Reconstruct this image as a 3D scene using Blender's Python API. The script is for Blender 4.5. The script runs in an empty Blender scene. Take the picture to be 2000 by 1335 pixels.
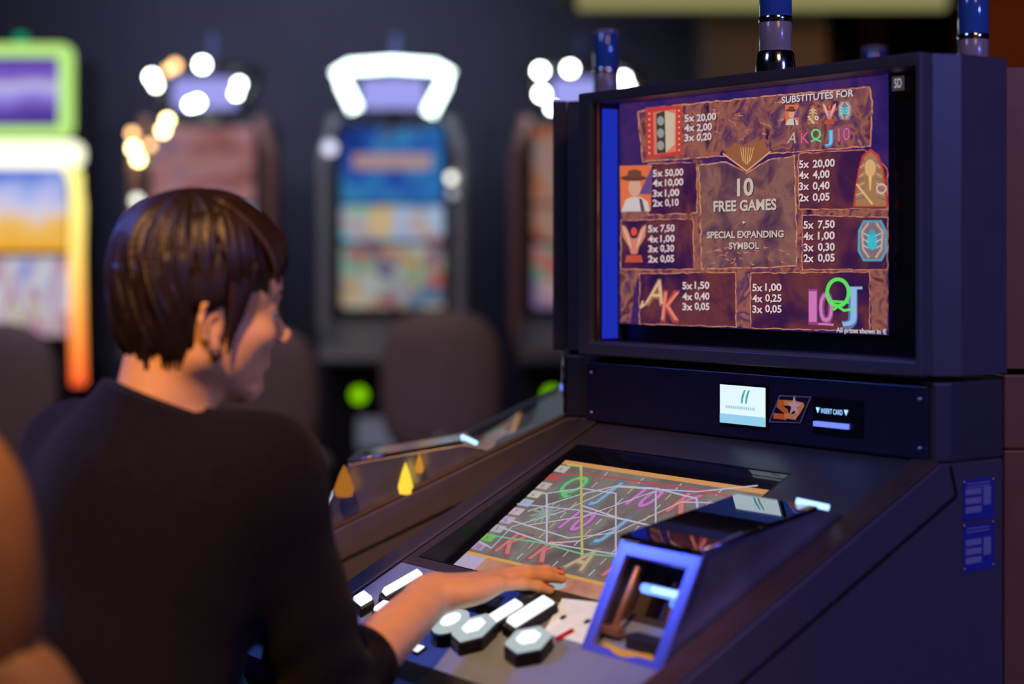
import bpy, bmesh, math, random
import numpy as np
from mathutils import Vector, Matrix, Euler
random.seed(7)
S = bpy.context.scene
COL = S.collection
PI = math.pi
R = math.radians

# ------------------------------------------------------------------ camera
FPX = 3400.0; HZ = 510.0; ZC = 1.28          # focal length in pixels, horizon row, eye height
cd = bpy.data.cameras.new('camera'); cam = bpy.data.objects.new('camera', cd); COL.objects.link(cam)
cam.location = (0, 0, ZC); cam.rotation_euler = (R(90), 0, 0)
cd.sensor_width = 36.0; cd.lens = FPX / 2000 * 36
cd.shift_y = -(667.5 - HZ) / 2000
cd.clip_start = 0.05
cd.dof.use_dof = True; cd.dof.focus_distance = 2.36; cd.dof.aperture_fstop = 1.70; cd.dof.aperture_blades = 0
S.camera = cam

# ------------------------------------------------------------------ world, exposure, room lights, added row fill
W = bpy.data.worlds.new('world'); S.world = W; W.use_nodes = True
W.node_tree.nodes['Background'].inputs[0].default_value = (0.10, 0.11, 0.2, 1)
W.node_tree.nodes['Background'].inputs[1].default_value = 0.05
S.view_settings.view_transform = 'Standard'; S.view_settings.look = 'None'
S.view_settings.gamma = 1; S.view_settings.exposure = 0; S.view_settings.use_curve_mapping = False
S.cycles.use_denoising = True
S.cycles.max_bounces = 8; S.cycles.glossy_bounces = 5; S.cycles.transparent_max_bounces = 12
S.cycles.sample_clamp_indirect = 4.0

def light(name, kind, loc, target, col, energy, size=0.5, **k):
    d = bpy.data.lights.new(name, kind); o = bpy.data.objects.new(name, d); COL.objects.link(o)
    o.location = loc; d.color = col; d.energy = energy
    v = Vector(target) - Vector(loc); o.rotation_euler = v.to_track_quat('-Z', 'Y').to_euler()
    if kind == 'AREA': d.size = size
    else: d.shadow_soft_size = size
    for a, b in k.items(): setattr(d, a, b)
    return o
light('warm_ceiling_spot', 'SPOT', (-0.5, 0.35, 2.75), (-0.27, 2.0, 1.02), (1, 0.45, 0.14), 270, 0.10, spot_size=R(27), spot_blend=0.7)
light('warm_ceiling_lamp', 'AREA', (0.9, 0.1, 2.9), (0.0, 2.3, 1.0), (1, 0.52, 0.34), 9, 0.6)
light('blue_stage_spot', 'SPOT', (2.6, -0.3, 2.3), (0.55, 2.2, 1.05), (0.15, 0.19, 0.85), 165, 0.15, spot_size=R(40), spot_blend=0.6)
light('blue_rear_spot', 'SPOT', (-2.2, 3.2, 2.4), (-0.45, 1.95, 1.0), (0.10, 0.2, 1.0), 170, 0.12, spot_size=R(40), spot_blend=0.8)
light('cool_ceiling_lamp', 'AREA', (-1.8, 1.4, 2.9), (0.2, 2.4, 1.0), (0.35, 0.4, 1.0), 11, 0.5)
light('orange_wall_spot', 'SPOT', (2.7, 5.2, 2.9), (2.75, 8.6, 2.3), (1, 0.30, 0.08), 60, 0.2, spot_size=R(60), spot_blend=0.7)
light('wall_wash', 'AREA', (-1.2, 8.7, 3.25), (-1.2, 9.5, 2.5), (0.62, 0.60, 1.0), 22, 2.2)
light('beige_wall_spot', 'SPOT', (1.2, 6.4, 3.0), (1.3, 8.9, 2.4), (0.85, 0.8, 0.75), 9, 0.2, spot_size=R(50), spot_blend=0.7)
light('row_spot', 'SPOT', (-1.6, 5.4, 3.1), (-1.2, 8.0, 1.4), (0.85, 0.82, 1.0), 60, 0.15, spot_size=R(70), spot_blend=0.8)  # fill added to brighten the far machines' fronts and side trims
light('aisle_spot', 'SPOT', (-0.9, 4.3, 3.0), (-0.9, 6.3, 0.8), (1, 0.7, 0.6), 50, 0.2, spot_size=R(75), spot_blend=0.8)

# ------------------------------------------------------------------ materials
def nodes(name):
    m = bpy.data.materials.new(name); m.use_nodes = True
    nt = m.node_tree; nt.nodes.clear()
    out = nt.nodes.new('ShaderNodeOutputMaterial')
    return m, nt, out
def mat(name, col, rough=0.5, metal=0.0, var=0.12, scale=30, bump=0.0, bscale=200, coat=0.0, sss=0.0, spec=0.5, sheen=0.0):
    m, nt, out = nodes(name)
    p = nt.nodes.new('ShaderNodeBsdfPrincipled'); nt.links.new(p.outputs[0], out.inputs[0])
    tc = nt.nodes.new('ShaderNodeTexCoord')
    n = nt.nodes.new('ShaderNodeTexNoise'); n.inputs['Scale'].default_value = scale; n.inputs['Detail'].default_value = 4
    nt.links.new(tc.outputs['Object'], n.inputs['Vector'])
    r = nt.nodes.new('ShaderNodeValToRGB')
    r.color_ramp.elements[0].color = tuple(c * (1 - var) for c in col) + (1,)
    r.color_ramp.elements[1].color = tuple(min(1, c * (1 + var)) for c in col) + (1,)
    r.color_ramp.elements[0].position = 0.3; r.color_ramp.elements[1].position = 0.7
    nt.links.new(n.outputs['Fac'], r.inputs[0]); nt.links.new(r.outputs[0], p.inputs['Base Color'])
    p.inputs['Roughness'].default_value = rough; p.inputs['Metallic'].default_value = metal
    p.inputs['Coat Weight'].default_value = coat; p.inputs['Specular IOR Level'].default_value = spec
    p.inputs['Sheen Weight'].default_value = sheen
    if sss:
        p.inputs['Subsurface Weight'].default_value = sss; p.inputs['Subsurface Scale'].default_value = 0.01
    if bump:
        n2 = nt.nodes.new('ShaderNodeTexNoise'); n2.inputs['Scale'].default_value = bscale
        nt.links.new(tc.outputs['Object'], n2.inputs['Vector'])
        b = nt.nodes.new('ShaderNodeBump'); b.inputs['Strength'].default_value = bump; b.inputs['Distance'].default_value = 0.002
        nt.links.new(n2.outputs['Fac'], b.inputs['Height']); nt.links.new(b.outputs[0], p.inputs['Normal'])
    return m
def emit(name, col, st=1.0):
    m, nt, out = nodes(name)
    e = nt.nodes.new('ShaderNodeEmission'); e.inputs[0].default_value = tuple(col) + (1,); e.inputs[1].default_value = st
    nt.links.new(e.outputs[0], out.inputs[0]); return m
def picture(name, cols, scale=20, st=1.0, detail=6, kind='noise', stretch=(1, 1, 1), distort=0.6, offset=(0, 0, 0)):
    """a lit display whose picture is a multi-colour procedural pattern"""
    m, nt, out = nodes(name)
    tc = nt.nodes.new('ShaderNodeTexCoord'); mp = nt.nodes.new('ShaderNodeMapping'); mp.inputs['Scale'].default_value = stretch
    mp.inputs['Location'].default_value = offset
    nt.links.new(tc.outputs['Object'], mp.inputs[0])
    if kind == 'noise':
        n = nt.nodes.new('ShaderNodeTexNoise'); n.inputs['Scale'].default_value = scale; n.inputs['Detail'].default_value = detail
        n.inputs['Distortion'].default_value = distort; o = n.outputs['Fac']
    else:
        n = nt.nodes.new('ShaderNodeTexVoronoi'); n.inputs['Scale'].default_value = scale
        sp = nt.nodes.new('ShaderNodeSeparateColor'); nt.links.new(n.outputs['Color'], sp.inputs[0]); o = sp.outputs[0]
    nt.links.new(mp.outputs[0], n.inputs['Vector'])
    r = nt.nodes.new('ShaderNodeValToRGB'); nt.links.new(o, r.inputs[0])
    cr = r.color_ramp; k = len(cols)
    lo, hi = (0.3, 0.7) if kind == 'noise' else (0, 1)
    while len(cr.elements) < k: cr.elements.new(0.5)
    for i, c in enumerate(cols):
        cr.elements[i].position = lo + (hi - lo) * i / (k - 1); cr.elements[i].color = tuple(c) + (1,)
    e = nt.nodes.new('ShaderNodeEmission'); e.inputs[1].default_value = st
    nt.links.new(r.outputs[0], e.inputs[0]); nt.links.new(e.outputs[0], out.inputs[0])
    return m
def graded(name, stops, a, b, st, scale=5, mix=.35):
    """a lit display whose picture runs through colour bands from bottom to top, broken up by blotches"""
    m, nt, out = nodes(name)
    tc = nt.nodes.new('ShaderNodeTexCoord'); sx = nt.nodes.new('ShaderNodeSeparateXYZ'); nt.links.new(tc.outputs['Object'], sx.inputs[0])
    mr = nt.nodes.new('ShaderNodeMapRange'); mr.inputs[1].default_value = a; mr.inputs[2].default_value = b; nt.links.new(sx.outputs[2], mr.inputs[0])
    n = nt.nodes.new('ShaderNodeTexNoise'); n.inputs['Scale'].default_value = scale; n.inputs['Detail'].default_value = 2; nt.links.new(tc.outputs['Object'], n.inputs['Vector'])
    ma = nt.nodes.new('ShaderNodeMath'); ma.operation = 'MULTIPLY_ADD'; ma.inputs[1].default_value = mix * 2; ma.inputs[2].default_value = -mix
    nt.links.new(n.outputs['Fac'], ma.inputs[0]); ad = nt.nodes.new('ShaderNodeMath'); nt.links.new(ma.outputs[0], ad.inputs[0]); nt.links.new(mr.outputs[0], ad.inputs[1])
    r = nt.nodes.new('ShaderNodeValToRGB'); nt.links.new(ad.outputs[0], r.inputs[0])
    while len(r.color_ramp.elements) < len(stops): r.color_ramp.elements.new(0.5)
    for i, (p, c) in enumerate(stops): r.color_ramp.elements[i].position = p; r.color_ramp.elements[i].color = tuple(c) + (1,)
    e = nt.nodes.new('ShaderNodeEmission'); e.inputs[1].default_value = st
    nt.links.new(r.outputs[0], e.inputs[0]); nt.links.new(e.outputs[0], out.inputs[0]); return m
def ramp_emit(name, stops, axis, a, b, st):
    """a light tube whose own colour runs from one end to the other"""
    m, nt, out = nodes(name)
    tc = nt.nodes.new('ShaderNodeTexCoord'); sx = nt.nodes.new('ShaderNodeSeparateXYZ'); nt.links.new(tc.outputs['Object'], sx.inputs[0])
    mr = nt.nodes.new('ShaderNodeMapRange'); mr.inputs[1].default_value = a; mr.inputs[2].default_value = b
    nt.links.new(sx.outputs[axis], mr.inputs[0])
    r = nt.nodes.new('ShaderNodeValToRGB'); nt.links.new(mr.outputs[0], r.inputs[0])
    while len(r.color_ramp.elements) < len(stops): r.color_ramp.elements.new(0.5)
    for i, (p, c) in enumerate(stops):
        r.color_ramp.elements[i].position = p; r.color_ramp.elements[i].color = tuple(c) + (1,)
    e = nt.nodes.new('ShaderNodeEmission'); e.inputs[1].default_value = st
    nt.links.new(r.outputs[0], e.inputs[0]); nt.links.new(e.outputs[0], out.inputs[0])
    return m
def glassmat(name, refl=0.06, tint=(1, 1, 1)):
    m, nt, out = nodes(name)
    t = nt.nodes.new('ShaderNodeBsdfTransparent'); t.inputs[0].default_value = tuple(tint) + (1,)
    g = nt.nodes.new('ShaderNodeBsdfGlossy'); g.inputs['Roughness'].default_value = 0.03
    lw = nt.nodes.new('ShaderNodeLayerWeight'); lw.inputs[0].default_value = 0.5
    mx = nt.nodes.new('ShaderNodeMixShader')
    pw = nt.nodes.new('ShaderNodeMath'); pw.operation = 'POWER'; pw.inputs[1].default_value = 4
    ad = nt.nodes.new('ShaderNodeMath'); ad.operation = 'MULTIPLY_ADD'; ad.inputs[1].default_value = 0.35; ad.inputs[2].default_value = refl
    nt.links.new(lw.outputs['Facing'], pw.inputs[0]); nt.links.new(pw.outputs[0], ad.inputs[0]); nt.links.new(ad.outputs[0], mx.inputs[0])
    nt.links.new(t.outputs[0], mx.inputs[1]); nt.links.new(g.outputs[0], mx.inputs[2]); nt.links.new(mx.outputs[0], out.inputs[0])
    return m

M = dict(
    navy=mat('navy_plastic', (0.060, 0.058, 0.085), 0.38, bump=0.15, bscale=900, var=.05),
    console=mat('console_navy', (0.022, 0.022, 0.060), 0.32, bump=0.1, bscale=900, var=.05),
    panel=mat('side_panel_paint', (0.085, 0.080, 0.115), 0.42, bump=0.1, bscale=600, var=.05),
    bronze=mat('bronze_cabinet_paint', (0.30, 0.13, 0.07), 0.45, bump=0.1, bscale=600, var=.06),  # brown base colour carries the orange light falling on this cabinet
    frame=mat('screen_frame_plastic', (0.085, 0.083, 0.115), 0.42, bump=0.15, bscale=900, var=.05),
    black=mat('black_plastic', (0.006, 0.006, 0.009), 0.30, var=.2),
    matte=mat('matte_black', (0.008, 0.008, 0.010), 0.7, var=.2),
    groove=mat('dark_groove', (0.004, 0.004, 0.005), 0.9),
    strip=mat('brown_edge_band', (0.075, 0.040, 0.022), 0.45, var=.1),
    deck=mat('deck_plate', (0.055, 0.053, 0.062), 0.35, bump=0.1, bscale=900, var=.05),
    steel=mat('brushed_button_plate', (0.23, 0.33, 0.52), 0.40, metal=0.15, var=.05),
    chrome=mat('chrome', (0.75, 0.75, 0.80), 0.12, metal=1.0, var=.03),
    satin=mat('satin_chrome', (0.40, 0.42, 0.62), 0.27, metal=0.85, var=.25, scale=18),  # blue-grey tint and blotches stand in for blurred reflections
    bchrome=mat('blue_violet_chrome', (0.36, 0.34, 0.86), 0.22, metal=0.85, var=.04),
    dglass=mat('dark_glass', (0.006, 0.006, 0.010), 0.04, coat=1.0, var=.1),
    mirror=mat('mirror', (0.55, 0.56, 0.62), 0.03, metal=1.0, var=.01),
    bronzebar=mat('bronze_bar', (0.33, 0.19, 0.11), 0.35, metal=0.5, var=.1),
    screw=mat('screw_metal', (0.5, 0.5, 0.6), 0.3, metal=1.0),
    lampblue=mat('blue_lamp_cover', (0.05, 0.16, 0.55), 0.12, coat=1.0, var=.03),
    lampwhite=mat('milky_lamp_cover', (0.42, 0.36, 0.38), 0.25, coat=0.6, var=.03),
    label=mat('blue_label_film', (0.035, 0.05, 0.42), 0.4, var=.05),
    labelgrey=mat('label_grey_print', (0.30, 0.30, 0.55), 0.5),
    gold=mat('brass', (0.7, 0.45, 0.15), 0.25, metal=1.0),
    bar_gold=mat('satin_gold_trim', (0.35, 0.25, 0.14), 0.3, metal=0.9),
    leather=mat('tan_leather', (0.36, 0.20, 0.12), 0.5, bump=0.3, bscale=300, var=.08),
    leather2=mat('pale_tan_leather', (0.55, 0.33, 0.18), 0.5, bump=0.3, bscale=300, var=.08),
    taupe=mat('taupe_leather', (0.36, 0.29, 0.31), 0.55, bump=0.2, bscale=300, var=.08),
    skin=mat('skin', (0.68, 0.40, 0.21), 0.48, var=.05, scale=60, sss=0.12, bump=.05, bscale=900),
    nail=mat('red_nail_polish', (0.45, 0.015, 0.03), 0.15, coat=1.0),
    lips=mat('lip_colour', (0.50, 0.16, 0.13), 0.4),
    hair=mat('dark_brown_hair', (0.015, 0.008, 0.006), 0.42, var=.35, scale=160, bump=.3, bscale=400),
    hair2=mat('warm_brown_hair', (0.026, 0.013, 0.008), 0.40, var=.3, scale=160),
    eye=mat('eye_white', (0.7, 0.68, 0.66), 0.2, coat=1.0), iris=mat('dark_iris', (0.03, 0.015, 0.01), 0.1, coat=1.0),
    sweater=mat('navy_knit', (0.0055, 0.0055, 0.011), 0.9, var=.2, scale=120, bump=0.4, bscale=700, spec=.12, sheen=.04),
    trouser=mat('dark_trousers', (0.012, 0.012, 0.016), 0.9),
    shoe=mat('black_shoe', (0.01, 0.01, 0.01), 0.4),
    wall=mat('charcoal_blue_wall', (0.075, 0.08, 0.11), 0.8, var=.15, scale=1.2),
    beige=mat('beige_wall_panel', (0.30, 0.22, 0.15), 0.8, var=.08, scale=1),
    orangewall=mat('terracotta_wall', (0.34, 0.13, 0.06), 0.8, var=.15, scale=1),
    ceil=mat('dark_ceiling', (0.02, 0.02, 0.026), 0.9),
    cab=mat('far_cabinet_black', (0.012, 0.012, 0.016), 0.35, var=.1),
    cabgrey=mat('far_cabinet_silver', (0.42, 0.43, 0.50), 0.35, metal=0.3, var=.1),
    cabdeck=mat('far_deck_grey', (0.09, 0.09, 0.11), 0.4, var=.1),
    cabrose=mat('far_cabinet_rose', (0.34, 0.17, 0.17), 0.4, metal=.3, var=.1),
    bluebin=mat('blue_plastic', (0.02, 0.20, 0.50), 0.5), lav=mat('lavender_panel', (0.35, 0.28, 0.50), 0.6),
    e_white=emit('white_light', (0.95, 0.97, 1.0), 3.0), e_btn=emit('button_light', (0.90, 0.95, 1.0), 1.35),
    e_text=emit('white_screen_text', (0.90, 0.70, 0.72), 0.85), e_textdim=emit('cream_screen_text', (0.72, 0.58, 0.52), 0.85),
    e_blue=emit('blue_light', (0.15, 0.3, 1.0), 2.2), e_cyan=emit('pale_blue_light', (0.35, 0.62, 1.0), 2.2),
    e_disp=emit('pale_display', (0.70, 0.86, 0.92), 1.1), e_dispb=emit('display_blue_band', (0.30, 0.62, 0.85), 1.0),
    e_disp2=emit('display_grey_print', (0.35, 0.60, 0.68), 1.0), e_teal=emit('display_teal_mark', (0.08, 0.35, 0.45), 1.0),
    e_side=emit('recess_blue_light', (0.015, 0.035, 0.62), .8),
    glass=glassmat('screen_glass', 0.05), glass2=glassmat('deck_glass', 0.08),
)
# floor carpet
m, nt, out = nodes('patterned_carpet')
p = nt.nodes.new('ShaderNodeBsdfPrincipled'); tc = nt.nodes.new('ShaderNodeTexCoord'); v = nt.nodes.new('ShaderNodeTexVoronoi')
v.inputs['Scale'].default_value = 3.0; nt.links.new(tc.outputs['Object'], v.inputs[0])
r_ = nt.nodes.new('ShaderNodeValToRGB'); r_.color_ramp.elements[0].color = (0.10, 0.02, 0.015, 1); r_.color_ramp.elements[1].color = (0.02, 0.018, 0.04, 1)
nt.links.new(v.outputs[0], r_.inputs[0]); nt.links.new(r_.outputs[0], p.inputs[0]); p.inputs['Roughness'].default_value = 0.95
nt.links.new(p.outputs[0], out.inputs[0]); M['carpet'] = m

# ------------------------------------------------------------------ mesh helpers
class MB:
    def __init__(s): s.v = []; s.f = []; s.mi = []; s.mats = []; s.sm = []
    def mid(s, m):
        if m not in s.mats: s.mats.append(m)
        return s.mats.index(m)
    def add(s, vs, fs, m, smooth=False):
        o = len(s.v); s.v += [tuple(v) for v in vs]; k = s.mid(m)
        for f in fs: s.f.append(tuple(i + o for i in f)); s.mi.append(k); s.sm.append(smooth)
    def box(s, c, d, m, rot=None):
        hx, hy, hz = d[0] / 2, d[1] / 2, d[2] / 2
        vs = [Vector((x, y, z)) for x in (-hx, hx) for y in (-hy, hy) for z in (-hz, hz)]
        if rot is not None: vs = [rot @ v for v in vs]
        vs = [v + Vector(c) for v in vs]
        s.add(vs, [(0, 1, 3, 2), (4, 6, 7, 5), (0, 4, 5, 1), (2, 3, 7, 6), (0, 2, 6, 4), (1, 5, 7, 3)], m)
    def prism(s, poly, d, m, origin=(0, 0, 0), ux=(1, 0, 0), uy=(0, 0, 1)):
        """polygon in plane (ux,uy) extruded by d along ux x uy"""
        ux = Vector(ux); uy = Vector(uy); n = ux.cross(uy).normalized(); o = Vector(origin)
        a = [o + ux * x + uy * y for x, y in poly]; b = [p + n * d for p in a]; k = len(poly)
        s.add(a + b, [tuple(range(k - 1, -1, -1)), tuple(range(k, 2 * k))] + [(i, (i + 1) % k, k + (i + 1) % k, k + i) for i in range(k)], m)
    def ring(s, outer, inner, d, m, origin=(0, 0, 0), ux=(1, 0, 0), uy=(0, 0, 1)):
        ux = Vector(ux); uy = Vector(uy); n = ux.cross(uy).normalized(); o = Vector(origin); k = len(outer)
        P = [[o + ux * x + uy * y for x, y in q] for q in (outer, inner)]
        P += [[p + n * d for p in P[0]], [p + n * d for p in P[1]]]
        vs = P[0] + P[1] + P[2] + P[3]; fs = []
        for i in range(k):
            j = (i + 1) % k
            fs += [(i, k + i, k + j, j), (2 * k + i, 2 * k + j, 3 * k + j, 3 * k + i), (i, j, 2 * k + j, 2 * k + i), (k + i, 3 * k + i, 3 * k + j, k + j)]
        s.add(vs, fs, m)
    def lathe(s, prof, m, c=(0, 0, 0), n=28, rot=None, smooth=True, sx=1, sy=1):
        vs = []; fs = []
        for r_, z in prof:
            for i in range(n):
                a = 2 * PI * i / n; v = Vector((math.cos(a) * r_ * sx, math.sin(a) * r_ * sy, z))
                if rot is not None: v = rot @ v
                vs.append(v + Vector(c))
        k = len(prof)
        for j in range(k - 1):
            for i in range(n):
                fs.append((j * n + i, j * n + (i + 1) % n, (j + 1) * n + (i + 1) % n, (j + 1) * n + i))
        s.add(vs, fs, m, smooth)
        s.add([vs[i] for i in range(n)], [tuple(range(n - 1, -1, -1))], m); s.add(vs[-n:], [tuple(range(n))], m)
    def tube(s, pts, rad, m, n=10, closed=False, smooth=True):
        pts = [Vector(p) for p in pts]; k = len(pts); vs = []; fs = []
        rads = rad if isinstance(rad, (list, tuple)) else [rad] * k
        up = Vector((0, 0, 1))
        for i, p_ in enumerate(pts):
            if closed: t = (pts[(i + 1) % k] - pts[i - 1])
            else: t = pts[min(i + 1, k - 1)] - pts[max(i - 1, 0)]
            t.normalize(); a = t.cross(up)
            if a.length < 0.2: a = t.cross(Vector((0, 1, 0)))
            a.normalize(); b = a.cross(t)
            for j in range(n):
                q = 2 * PI * j / n; vs.append(p_ + (a * math.cos(q) + b * math.sin(q)) * rads[i])
        for i in range(k if closed else k - 1):
            for j in range(n):
                a = i * n; b = ((i + 1) % k) * n
                fs.append((a + j, a + (j + 1) % n, b + (j + 1) % n, b + j))
        if not closed: fs += [tuple(range(n - 1, -1, -1)), tuple(range((k - 1) * n, k * n))]
        s.add(vs, fs, m, smooth)
    def build(s, name, parent=None, bevel=0, loc=None, recalc=True, seg=2):
        me = bpy.data.meshes.new(name); me.from_pydata(s.v, [], s.f)
        for m_ in s.mats: me.materials.append(m_)
        me.polygons.foreach_set('material_index', s.mi); me.polygons.foreach_set('use_smooth', s.sm)
        if recalc:
            b = bmesh.new(); b.from_mesh(me); bmesh.ops.recalc_face_normals(b, faces=b.faces); b.to_mesh(me); b.free()
        me.update()
        o = bpy.data.objects.new(name, me); COL.objects.link(o)
        if parent: o.parent = parent
        if loc: o.location = loc
        if bevel:
            md = o.modifiers.new('bevel', 'BEVEL'); md.width = bevel; md.segments = seg; md.limit_method = 'ANGLE'; md.angle_limit = R(40)
        return o
def rrect(x0, y0, x1, y1, r, n=5):
    q = []
    for cx, cy, a0 in ((x1 - r, y1 - r, 0), (x0 + r, y1 - r, 90), (x0 + r, y0 + r, 180), (x1 - r, y0 + r, 270)):
        for i in range(n + 1):
            a = R(a0 + 90 * i / n); q.append((cx + r * math.cos(a), cy + r * math.sin(a)))
    return q
def thing(name, label, cat, loc=(0, 0, 0), rz=0, group=None):
    o = bpy.data.objects.new(name, None); COL.objects.link(o); o.empty_display_size = 0.1
    o.location = loc; o.rotation_euler = (0, 0, rz); o['label'] = label; o['category'] = cat
    if group: o['group'] = group
    return o
def tag(o, label, cat, group=None, kind=None):
    if label: o['label'] = label
    if cat: o['category'] = cat
    if group: o['group'] = group
    if kind: o['kind'] = kind
    return o
def struct(o): o['kind'] = 'structure'; return o
def copy_thing(src, loc, rz, label, group=None):
    def cp(o, par):
        c = o.copy(); COL.objects.link(c)
        if par is not None: c.parent = par
        for ch in [x for x in bpy.data.objects if x.parent == o]: cp(ch, c)
        return c
    r = cp(src, None); r.location = loc; r.rotation_euler = (0, 0, rz); r['label'] = label
    if group: r['group'] = group
    return r

_tc = {}
def text_poly(t, bold=0.0, shear=0.0, spacing=1.0):
    """triangulated outline of a text, unit size, origin at baseline left -> verts2d, faces"""
    key = (t, bold, shear, spacing)
    if key in _tc: return _tc[key]
    c = bpy.data.curves.new('t', 'FONT'); c.body = t; c.size = 1; c.offset = bold; c.shear = shear; c.space_character = spacing
    c.resolution_u = 3; c.fill_mode = 'FRONT'
    o = bpy.data.objects.new('t', c); COL.objects.link(o)
    dg = bpy.context.evaluated_depsgraph_get(); dg.update()
    me = bpy.data.meshes.new_from_object(o.evaluated_get(dg))
    vs = [(v.co.x, v.co.y) for v in me.vertices]; fs = [tuple(p_.vertices) for p_ in me.polygons]
    bpy.data.objects.remove(o); bpy.data.curves.remove(c); bpy.data.meshes.remove(me)
    _tc[key] = (vs, fs); return vs, fs
def put_text(mb, t, m, org, ux, uy, w=None, h=0.01, bold=0.0, shear=0.0, centre=False, tilt=0):
    """write t on plane (ux,uy) from org; h = cap height; w = full width if given"""
    vs, fs = text_poly(t, bold, shear)
    if not vs: return
    xs = [v[0] for v in vs]; x0, x1 = min(xs), max(xs); cap = 0.73
    sy = h / cap; sx = (w / (x1 - x0)) if w else sy
    org = Vector(org); ux = Vector(ux); uy = Vector(uy); off = -(x1 - x0) / 2 if centre else 0
    c, s_ = math.cos(tilt), math.sin(tilt)
    V = []
    for x, y in vs:
        a = (x - x0 + off) * sx; b = y * sy
        V.append(org + ux * (a * c - b * s_) + uy * (a * s_ + b * c))
    mb.add(V, fs, m)

# ------------------------------------------------------------------ pixel -> place helpers (photo pixels, real planes)
NV = Vector((-0.803, -0.595, 0)); RV = Vector((0.595, -0.803, 0)); LC = Vector((0.109, 2.65, 0))   # machine front: outward, rightward, left corner
SL = math.tan(R(26)); Z0 = 1.035
def at(px, py, Y): return Vector(((px - 1000) / FPX * Y, Y, ZC - (py - HZ) / FPX * Y))
def on_front(px, py, t):       # -> local x, z on the vertical plane t in front of the console panel
    a = (px - 1000) / FPX; b = (py - HZ) / FPX
    Y = (t + LC.dot(NV)) / (a * NV.x + NV.y); P = Vector((a * Y, Y, 0))
    return (P - LC).dot(RV) - 0.34, ZC - b * Y
def on_deck(px, py, dz=0.0):   # -> local x, t on the sloping deck (dz above/below it)
    a = (px - 1000) / FPX; b = (py - HZ) / FPX
    A = -b + SL * (a * NV.x + NV.y); B = Z0 + dz - ZC + SL * LC.dot(NV)
    Y = B / A; d = Vector((a * Y, Y, 0)) - LC
    return d.dot(RV) - 0.34, d.dot(NV)
def dz(t): return Z0 - SL * t   # deck height at t

# ------------------------------------------------------------------ room
b = MB(); b.box((0, 4.5, -0.05), (12, 13, 0.1), M['carpet']); struct(b.build('floor'))
b = MB(); b.box((0, 4.5, 3.35), (12, 13, 0.1), M['ceil']); struct(b.build('ceiling'))
b = MB(); b.box((-2.1, 9.55, 1.65), (7.8, 0.1, 3.3), M['wall']); struct(b.build('wall_back'))
b = MB(); b.box((-6.0, 4.5, 1.65), (0.1, 13, 3.3), M['wall']); struct(b.build('wall_left'))
b = MB(); b.box((6.0, 4.5, 1.65), (0.1, 13, 3.3), M['wall']); struct(b.build('wall_right'))
b = MB(); b.box((1.30, 9.15, 1.65), (0.62, 0.5, 3.3), M['beige']); struct(b.build('trim_1'))        # beige pier
b = MB(); b.box((3.9, 10.6, 1.65), (4.2, 0.1, 3.3), M['wall']); struct(b.build('wall_recess'))
b = MB(); b.box((3.42, 9.1, 1.65), (2.1, 0.5, 3.3), M['orangewall']); struct(b.build('trim_2'))     # terracotta pier
b = MB(); b.box((1.27, 8.8, 2.79), (2.05, 0.5, 0.38), M['beige']); struct(b.build('trim_3'))         # soffit
yl = emit('yellow_cove_light', (0.50, 0.46, 0.19), 0.48)
b = MB(); b.box((0, 0, 0), (1.80, 0.10, 0.09), yl)
o = b.build('cove_light', loc=(1.22, 8.5, 2.555), bevel=.01); tag(o, 'long yellow-green glowing cove light strip under the soffit at top right', 'light strip')

# ------------------------------------------------------------------ slot machine (local: x right, -y outward, z up; t = -y)
SCREEN_T = -0.033
def P(x, t, z): return Vector((x, -t, z))
def deck_prism(mb, poly, h0, h1, m):
    """poly [(x,t)] standing on the sloping deck between heights h0..h1 measured vertically from it"""
    k = len(poly); a = [P(x, t, dz(t) + h0) for x, t in poly]; c = [P(x, t, dz(t) + h1) for x, t in poly]
    mb.add(a + c, [tuple(range(k)), tuple(range(2 * k - 1, k - 1, -1))] + [(i, (i + 1) % k, k + (i + 1) % k, k + i) for i in range(k)], m)
def deck_ring(mb, outer, inner, h0, h1, m):
    k = len(outer); vs = []
    for h in (h0, h1):
        for q in (outer, inner): vs += [P(x, t, dz(t) + h) for x, t in q]
    fs = []
    for i in range(k):
        j = (i + 1) % k
        fs += [(i, k + i, k + j, j), (2 * k + i, 2 * k + j, 3 * k + j, 3 * k + i), (i, j, 2 * k + j, 2 * k + i), (k + i, 3 * k + i, 3 * k + j, k + j)]
    mb.add(vs, fs, m)

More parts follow.
